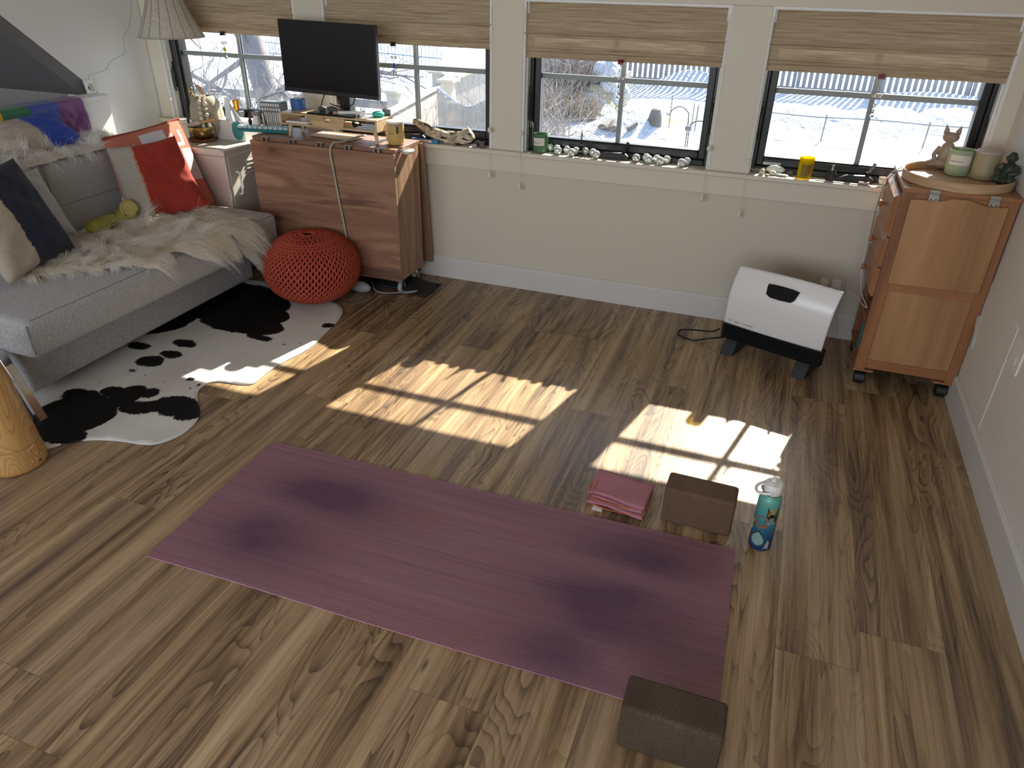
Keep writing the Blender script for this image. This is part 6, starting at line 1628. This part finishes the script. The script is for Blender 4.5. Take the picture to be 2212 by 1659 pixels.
# ================================================================== outside: snowy yard
GZ = -2.0
def snowmat():
    t = NT('snow'); c = t.coord(); n = t.noise(c, 3.0, 5, .6); n2 = t.noise(c, .25, 3)
    t.p(Base_Color=t.mix(n, lin('#c4c8cf'), lin('#d6d8da')), Roughness=.7); t.bump(t.math('ADD', n, t.noise(c, 1.3, 4, .6)), 1.0, .35); return t.m
snow = snowmat()
def hgt(x, y):
    h = .08 * vnoise(x * .35, y * .35, 1) + .03 * vnoise(x * 1.3, y * 1.3, 2)
    # ploughed berm in front of the rail fence to the right
    if x > -.8: h += (.42 * math.exp(-((y - 19.2 - .15 * x) / .8) ** 2) + .25 * math.exp(-((y - 20.6) / .5) ** 2)) * min(1, (x + .8)) * (1 + .35 * vnoise(x * 2.2, y * 2.5, 5))
    h += .75 * math.exp(-((x + 3.3) / 1.5) ** 2 - ((y - 24.6) / .9) ** 2)          # drift at the picket fence
    h += .55 * math.exp(-((x + 3.75) / .9) ** 2 - ((y - 15.9) / .5) ** 2)          # mound by the logs
    h += .9 * math.exp(-((x + 5.15) / .75) ** 2 - ((y - 18.0) / .8) ** 2)
    h += max(0, -x - 10) * .04 + max(0, y - 27) * .10 + .4 * math.exp(-((x - 5.5) / 3.5) ** 2 - ((y - 25) / .8) ** 2)
    return h
g = G().grid(lambda u, v: (-60 + 90 * u, .4 + 90 * v ** 1.4, GZ + hgt(-60 + 90 * u, .4 + 90 * v ** 1.4)), 300, 190)
o = obj('snowy_ground', g, snow, smooth=180); o['kind'] = 'structure'; o.name = 'ground'
# dry grass patch
g = G()
def grassfn(u, v):
    a = 2*math.pi*u; rr = v; x = -4.0 + (2.3 + .3 * math.sin(3 * a)) * rr * math.cos(a); y = 18.6 + (1.15 + .25 * math.sin(2 * a + 1)) * rr * math.sin(a); return (x, y, GZ + hgt(x, y) + .09 * (1 - v) - .02)
t = NT('dry_grass'); n = t.noise(t.coord(), 14, 4, .7); t.p(Base_Color=t.ramp(n, [(.35, '#7d6f55'), (.5, '#a39677'), (.62, '#c5bda6'), (.72, '#e6e4dc')]), Roughness=.95)
o = obj('dry_grass', G().grid(grassfn, 60, 12, cu=True), t.m, smooth=180); tag(o, 'patch of dry tan grass showing through snow behind the logs', 'grass', kind='stuff')

def wood_out(name, col, var=.12): return flat(name, col, .8, var=var, vscale=4)
wf = wood_out('fence_weathered', '#b3aea8'); wf2 = wood_out('fence_pale', '#c9c2b6'); wf3 = wood_out('fence_grey', '#8f8f92')
def picket(x0, x1, y, H, label, name='picket_fence', step=.145, wd=.085, mat=None, grp=None):
    r = thing(name, label, 'fence', (x0, y, GZ), 0, grp)
    n = int((x1 - x0) / step)
    first = None
    for k in range(n):
        if k < 95:
            if first is None:
                first = obj('picket', G().box(-wd/2, wd/2, -.012, .012, .0, H), mat or wf, r); o = first
            else:
                o = first.copy(); COL.objects.link(o); o.parent = r
            o.location = (k * step, 0, 0)
    L = n * step
    g = G()
    for z in (.10, H - .14): obj('rail', G().box(0, L, .012, .05, z, z + .09), mat or wf, r)
    g = G(); m = max(2, int(L / 2.4))
    for k in range(m + 1): obj('post', G().box(L * k / m - .06, L * k / m + .06, .05, .17, 0, H + .1), mat or wf, r)
    return r
picket(-7.1, .2, 26.0, 3.1, 'pale picket fence seen through the mirrored ball window', step=.2, wd=.125, mat=wf3)
picket(.25, 8.6, 26.0, 2.5, 'weathered picket fence seen through the rightmost window', step=.2, wd=.13, mat=wf3)
# solid panel fence left of it, running towards the house
def board_fence(A, B, H0, H1, label, zb0=GZ, zb1=GZ, th=.04, bw=.14, mat=None, cap=True, name='board_fence'):
    A = Vector((A[0], A[1], 0)); B = Vector((B[0], B[1], 0)); d = (B - A); L = d.length; ang = math.atan2(d.y, d.x)
    r = thing(name, label, 'fence', (A.x, A.y, 0), math.degrees(ang))
    n = max(3, int(L / bw)); n = min(n, 95); bw = L / n
    for k in range(n):
        f = k / n; z0 = zb0 + (zb1 - zb0) * f; h = H0 + (H1 - H0) * f
        obj('board', G().box(k * bw + .004, (k + 1) * bw - .004, -th/2, th/2, z0 - .3, z0 + h), mat or wf, r)
    if cap:
        g = G(); V = [(0, -.06, zb0 + H0), (L, -.06, zb1 + H1), (L, .06, zb1 + H1), (0, .06, zb0 + H0)]; V += [(x, y, z + .05) for x, y, z in V]
        g.add(V, [(3, 2, 1, 0), (4, 5, 6, 7), (0, 1, 5, 4), (1, 2, 6, 5), (2, 3, 7, 6), (3, 0, 4, 7)]); obj('top_rail', g, wf2, r)
    return r
def fpost(x, y, z0, H, label, mat=None):
    r = thing('fence_post', label, 'post', (x, y, z0))
    obj('shaft', G().box(-.09, .09, -.09, .09, -.3, H), mat or wf2, r)
    obj('cap', G().box(-.15, .15, -.15, .15, H, H + .04).lathe([(.19, H + .04), (.0005, H + .12)], 4, rotm('Z', 45)), mat or wf2, r)
board_fence((-8.4, 20.6), (-7.25, 26.0), 2.7, 3.2, 'tall solid board fence at upper left of the ball window', bw=.62, mat=wf)
board_fence((-5.35, 5.2), (-6.16, 9.5), 1.70, 1.70, 'white board fence with sloping cap seen right of the monitor', mat=wf, bw=.13)
fpost(-5.35, 5.15, GZ, 1.78, 'capped fence post nearest the house, right of the monitor'); fpost(-5.93, 7.35, GZ, 1.90, 'capped fence post in the middle of the white board fence'); fpost(-6.18, 9.58, GZ, 1.95, 'capped fence post at the far end of the white board fence')
board_fence((-5.22, 8.20), (-4.80, 11.6), 2.05, 2.35, 'lavender grey board fence beyond the first, behind brush', mat=wf, bw=.2, cap=True)
fpost(-5.28, 8.08, GZ, 2.02, 'tan square fence post in front of the lavender fence')
# neighbouring house
def house(x, y, w_, d_, h, label, col, roof):
    r = thing('house', label, 'building', (x, y, GZ))
    obj('walls', G().box(-w_/2, w_/2, 0, d_, 0, h), wood_out('house_wall_%s' % col[1:], col), r)
    obj('roof', G().prism([(-.6, h), (d_ / 2, h + 2.6), (d_ + .6, h)], -w_/2 - .5, w_/2 + .5, MY), wood_out('house_roof_%s' % roof[1:], roof), r)
    for k in range(3):
        f = obj('window', G().box(-w_*.32 + k*w_*.28, -w_*.32 + k*w_*.28 + 1.1, -.04, 0, 1.2, 2.6), M['white'], r); obj('window_glass', G().box(-w_*.32 + k*w_*.28 + .08, -w_*.32 + k*w_*.28 + 1.02, -.05, -.04, 1.28, 2.52), M['grey'], f)
house(-34, 36, 14, 8, 4.2, 'blue grey neighbouring house far behind the tree in leftmost window', '#8ea0b4', '#9fb0c2')
house(-17.5, 46, 12, 7, 3.2, 'low grey house far off above the snowfield', '#8b919a', '#dfe6ee')

# rail fence, mesh, shepherd hooks
def railfence():
    r = thing('garden_wire_fence', 'low wire garden fence with thin posts crossing snow in rightmost window', 'fence', (0, 16.82, GZ))
    m = flat('wire_grey', '#70757c', .6)
    for x in (-2.12, -.55, 1.06, 2.3 + 1.1, 5.7): obj('post', G().cyl((x, 0, 0), (x + .02, 0, .66), .018, n=8), m, r)
    obj('rail', G().tube([(-1.3 + 8.2 * k / 30, 0, .60 + .015 * math.sin(k * .6)) for k in range(31)], .018, 6), m, r)
    g = G()
    for k in range(60): x = -2.2 + k * .12; 
    for z in (.15, .30, .45): g.tube([(-1.3, 0, z), (6.9, 0, z)], .0022, 4)
    obj('wire', g, m, r)
railfence()
def hook(x, y, h, s, label):
    r = thing('shepherd_hook', label, 'garden hook', (x, y, GZ)); m = flat('hook_iron', '#4c5056', .6)
    obj('rod', G().tube(smoothpath([(0, 0, 0), (0, 0, h * .75), (s * .06, 0, h * .92), (s * .22, 0, h), (s * .38, 0, h * .93), (s * .46, 0, h * .80), (s * .52, 0, h * .84)], 6), .013, 8), m, r, smooth=60)
hook(-1.98, 14.1, 1.0, -1, 'curled garden hook in the snow with bend toward the left'); hook(-1.93, 14.1, .72, 1, 'curled garden hook in the snow with bend toward the right')
tag(obj('feeder_box', G().box(-.07, .07, -.05, .05, 0, .10), M['grey'], loc=(-1.95, 14.05, GZ + .50)), 'small grey box fixed on the garden hooks', 'feeder')
tag(obj('garden_stake', G().cyl((-2.82, 16.9, GZ), (-2.82, 16.9, GZ + .85), .014, n=6), M['grey']), 'thin upright garden stake left of the hooks', 'stake')
tag(obj('garden_stake', G().cyl((-2.22, 16.9, GZ), (-2.22, 16.9, GZ + .72), .014, n=6), M['grey']), 'thin upright garden stake right beside the curled hook', 'stake')
g = G()
for k in range(9): g.tube([(-1.72 + .13 * k, 13.9 - .02 * k, GZ), (-1.72 + .13 * k, 13.9 - .02 * k, GZ + .75)], .004, 4)
for k in range(8): g.tube([(-1.72, 13.9, GZ + .10 * k + .03), (-.68, 13.74, GZ + .10 * k + .03)], .004, 4)
tag(obj('wire_mesh_panel', g, M['grey']), 'square wire mesh panel standing in snow behind the right sash', 'mesh panel')
# log rounds and stump
lm = wood_out('log_bark', '#6e6963', .3)
for k, (x, y, z, r0, l, a, lb) in enumerate([(-4.25, 15.2, .12, .17, .5, 70, 'tilted dark log round at left of the snow mound'), (-3.95, 15.15, .13, .16, .3, 95, 'round log end facing the house in the snow mound'), (-3.60, 15.25, .20, .06, .3, 60, 'thin short log poking out of the snow mound')]):
    tag(obj('log', G().cyl((x, y, GZ + z), (x + l * math.cos(R_(a)), y + l * math.sin(R_(a)), GZ + z + .1), r0, n=14), lm, smooth=40), lb, 'log')
tag(obj('tree_stump', G().lathe([(.26, 0), (.20, .12), (.17, .45), (.12, .62), (.05, .66), (.0005, .66)], 12, T(-3.05, 15.9, GZ)), lm, smooth=40), 'jagged grey tree stump right of the snow mound', 'stump')
# boxes and snow covered heap
bx = wood_out('crate_grey', '#8d8a86')
tag(obj('crate', G().box(-.55, .55, -.5, .5, 0, .95), bx, loc=(-5.35, 20.4, GZ)), 'grey wooden crate beside the snow heap', 'crate')
tag(obj('crate', G().box(-.45, .45, -.4, .4, 0, .62).box(-.5, .5, -.45, .45, .62, .70), bx, loc=(-5.9, 20.9, GZ + .95), rot=(0, 0, R_(12))), 'lidded box stacked on crate with snow on top', 'crate')
tag(obj('snow_cap', G().ball((-5.75, 20.9, GZ + 1.75), (.62, .5, .24), 20), snow, smooth=180), 'rounded snow cap on the stacked box', 'snow', kind='stuff')
g = G(); rs = np.random.RandomState(3)
for k in range(70):
    t_ = rs.rand(); x = -5.0 + .9 * (rs.rand() - .5) * (1.4 - t_); y = 18.4 + .8 * (rs.rand() - .5); g.ball((x, y, GZ + .15 + 1.15 * t_), .16 + .12 * rs.rand(), 10)
tag(obj('snow_heap', g, snow, smooth=180), 'tall lumpy snow heap in the ball window', 'snow', kind='stuff')
# bushes: thin twig masses
def twigs(name, label, c, ext, n, L, col, seed, rad=.006, cat='bush'):
    rs = np.random.RandomState(seed); g = G()
    for k in range(n):
        p = np.array([c[0] + ext[0] * (rs.rand() - .5) * 2, c[1] + ext[1] * (rs.rand() - .5) * 2, c[2] + ext[2] * rs.rand() * .4])
        d = rs.randn(3) * .5 + np.array([0, 0, .8]); pts = [p]
        for s in range(5): d = d + rs.randn(3) * .35; d /= np.linalg.norm(d); p = p + d * L / 5 * (1 + .3 * rs.randn()); pts.append(p.copy())
        g.tube([tuple(q) for q in pts], [rad, rad * .85, rad * .7, rad * .55, rad * .4, rad * .25], 3)
    o = obj(name, g, flat(name + '_' + str(seed), col, .9)); tag(o, label, cat); o['kind'] = 'stuff'; return o
twigs('leafless_hedge', 'tangled leafless hedge at left of the ball window', (-6.3, 18.6, GZ), (1.1, 1.0, 2.2), 900, 1.5, '#8a7f78', 21, .012)
twigs('dry_brush', 'low dry tan brush in front of the hedge', (-5.7, 16.9, GZ), (.9, .5, .8), 700, .75, '#9c8e78', 22, .010)
twigs('brush_tangle', 'bare bramble tangle in front of the white board fence', (-4.0, 6.8, GZ), (1.0, 1.2, 1.6), 420, 1.9, '#a39c95', 23, .007)
twigs('brush_tangle', 'taller bare bramble at right edge of the monitor window', (-3.7, 8.3, GZ + .4), (.55, .6, 2.4), 260, 1.7, '#97908b', 24, .007)
# bare tree in leftmost window
def tree():
    r = thing('bare_tree', 'large bare grey tree trunk and branches in the leftmost window', 'tree', (0, 0, 0))
    bk = wood_out('bark_grey', '#8d8888', .25)
    rs = np.random.RandomState(14)
    pts = smoothpath([(-9.3, 8.9, GZ), (-9.75, 9.15, -.9), (-10.1, 9.3, .2), (-10.35, 9.35, 1.3), (-10.9, 9.3, 2.6), (-11.4, 9.3, 4.2)], 6)
    obj('trunk', G().tube(pts, [.30 - .005 * k for k in range(len(pts))], 14), bk, r, smooth=60)
    g = G()
    def branch(p, d, L, r0, dep):
        pts = [p]; n = 6
        for s in range(n):
            d = d + rs.randn(3) * .16 + np.array([0, 0, .03]); d /= np.linalg.norm(d); p = p + d * L / n; pts.append(p.copy())
        g.tube([tuple(q) for q in pts], [max(r0 * (1 - .8 * k / n), .004) for k in range(n + 1)], 5 if dep < 2 else 3)
        if dep < 3:
            for k in range(5 if dep < 2 else 4):
                q = pts[2 + int(rs.rand() * 5)]; dd = d + rs.randn(3) * .8; dd /= np.linalg.norm(dd); branch(np.array(q), dd, L * (.45 + .25 * rs.rand()), r0 * .45, dep + 1)
    for p, d, L, r0 in [((-10.3, 9.35, 1.0), (.75, -.1, .55), 3.5, .12), ((-10.2, 9.3, .6), (-.7, -.1, -.1), 3.2, .10), ((-9.8, 9.2, -.7), (.7, .0, .55), 3.0, .09), ((-10.0, 9.25, -.1), (-.6, -.2, .75), 3.4, .10), ((-10.1, 9.3, .2), (-.8, .1, -.55), 3.0, .07), ((-10.4, 9.35, 1.5), (.2, -.3, 1), 3, .1), ((-9.6, 9.1, -1.2), (-.8, -.1, .45), 3.6, .07), ((-10.3, 9.3, 1.2), (-.9, .1, .2), 3.2, .08), ((-9.5, 9.0, -1.4), (.8, -.1, .9), 2.6, .05)]:
        branch(np.array(p), np.array(d) / np.linalg.norm(d), L, r0, 0)
    obj('branches', g, bk, r, smooth=60)
tree()
twigs('twig_screen', 'fine bare twigs crossing the leftmost window', (-8.4, 7.2, GZ + .2), (1.6, .9, 2.2), 420, 2.0, '#8f8b8a', 25, .008)
def polefence():
    r = thing('post_rail_fence', 'two grey wooden rails and posts behind the bare tree', 'fence', (0, 0, 0)); A, B = Vector((-13.6, 10.6, 0)), Vector((-8.2, 10.4, 0))
    for z in (-.95, -1.45): obj('rail', G().box(-13.8, -6.8, 10.5, 10.56, z, z + .16), wf3, r)
    for x in (-13.2, -11.0, -8.8, -6.9): obj('post', G().box(x - .08, x + .08, 10.4, 10.5, GZ, -.70), wf3, r)
polefence()
def farnet():
    r = thing('far_wire_fence', 'far wire mesh fence lines on the snowfield beside the monitor', 'fence', (0, 0, GZ)); m = flat('net_blue', '#7f93ac', .7)
    g = G()
    for z in (.5, .9, 1.3): g.tube([(-22, 24, z), (-11.8, 21.6, z)], .02, 4)
    for k in range(60): f = k / 59; g.tube([(-22 + 10.2 * f, 24 - 2.4 * f, 0), (-22 + 10.2 * f, 24 - 2.4 * f, 1.3)], .012, 3)
    obj('net', g, m, r)
farnet()
# own house eave so sunlight cannot enter above the windows
struct('roof_eave', G().box(-5.2, 1.5, .0, .6, HT + .1, HT + .25), M['trim'])['kind'] = 'structure'
def swoop():
    r = thing('board_fence', 'low board fence with scooped top edge crossing behind the driftwood', 'fence', (0, 0, 0))
    pr = [(-5.15, -.02), (-4.98, -.10), (-4.80, -.19), (-4.62, -.23), (-4.48, -.22), (-4.30, -.14), (-4.12, -.07), (-3.7, .02)]
    for k in range(11):
        x = -5.15 + .13 * k
        for (a, za), (b, zb) in zip(pr[:-1], pr[1:]):
            if a <= x + .06 <= b: z = za + (zb - za) * (x + .06 - a) / (b - a)
        y = 7.4 - .3 * (x + 5.15)
        obj('board', G().box(x, x + .124, y - .02, y + .02, GZ - .2, z), wf, r)
    obj('top_snow', G().tube(smoothpath([(x, 7.4 - .3 * (x + 5.15), z + .015) for x, z in pr], 4), .022, 8), snow, r, smooth=180)
swoop()
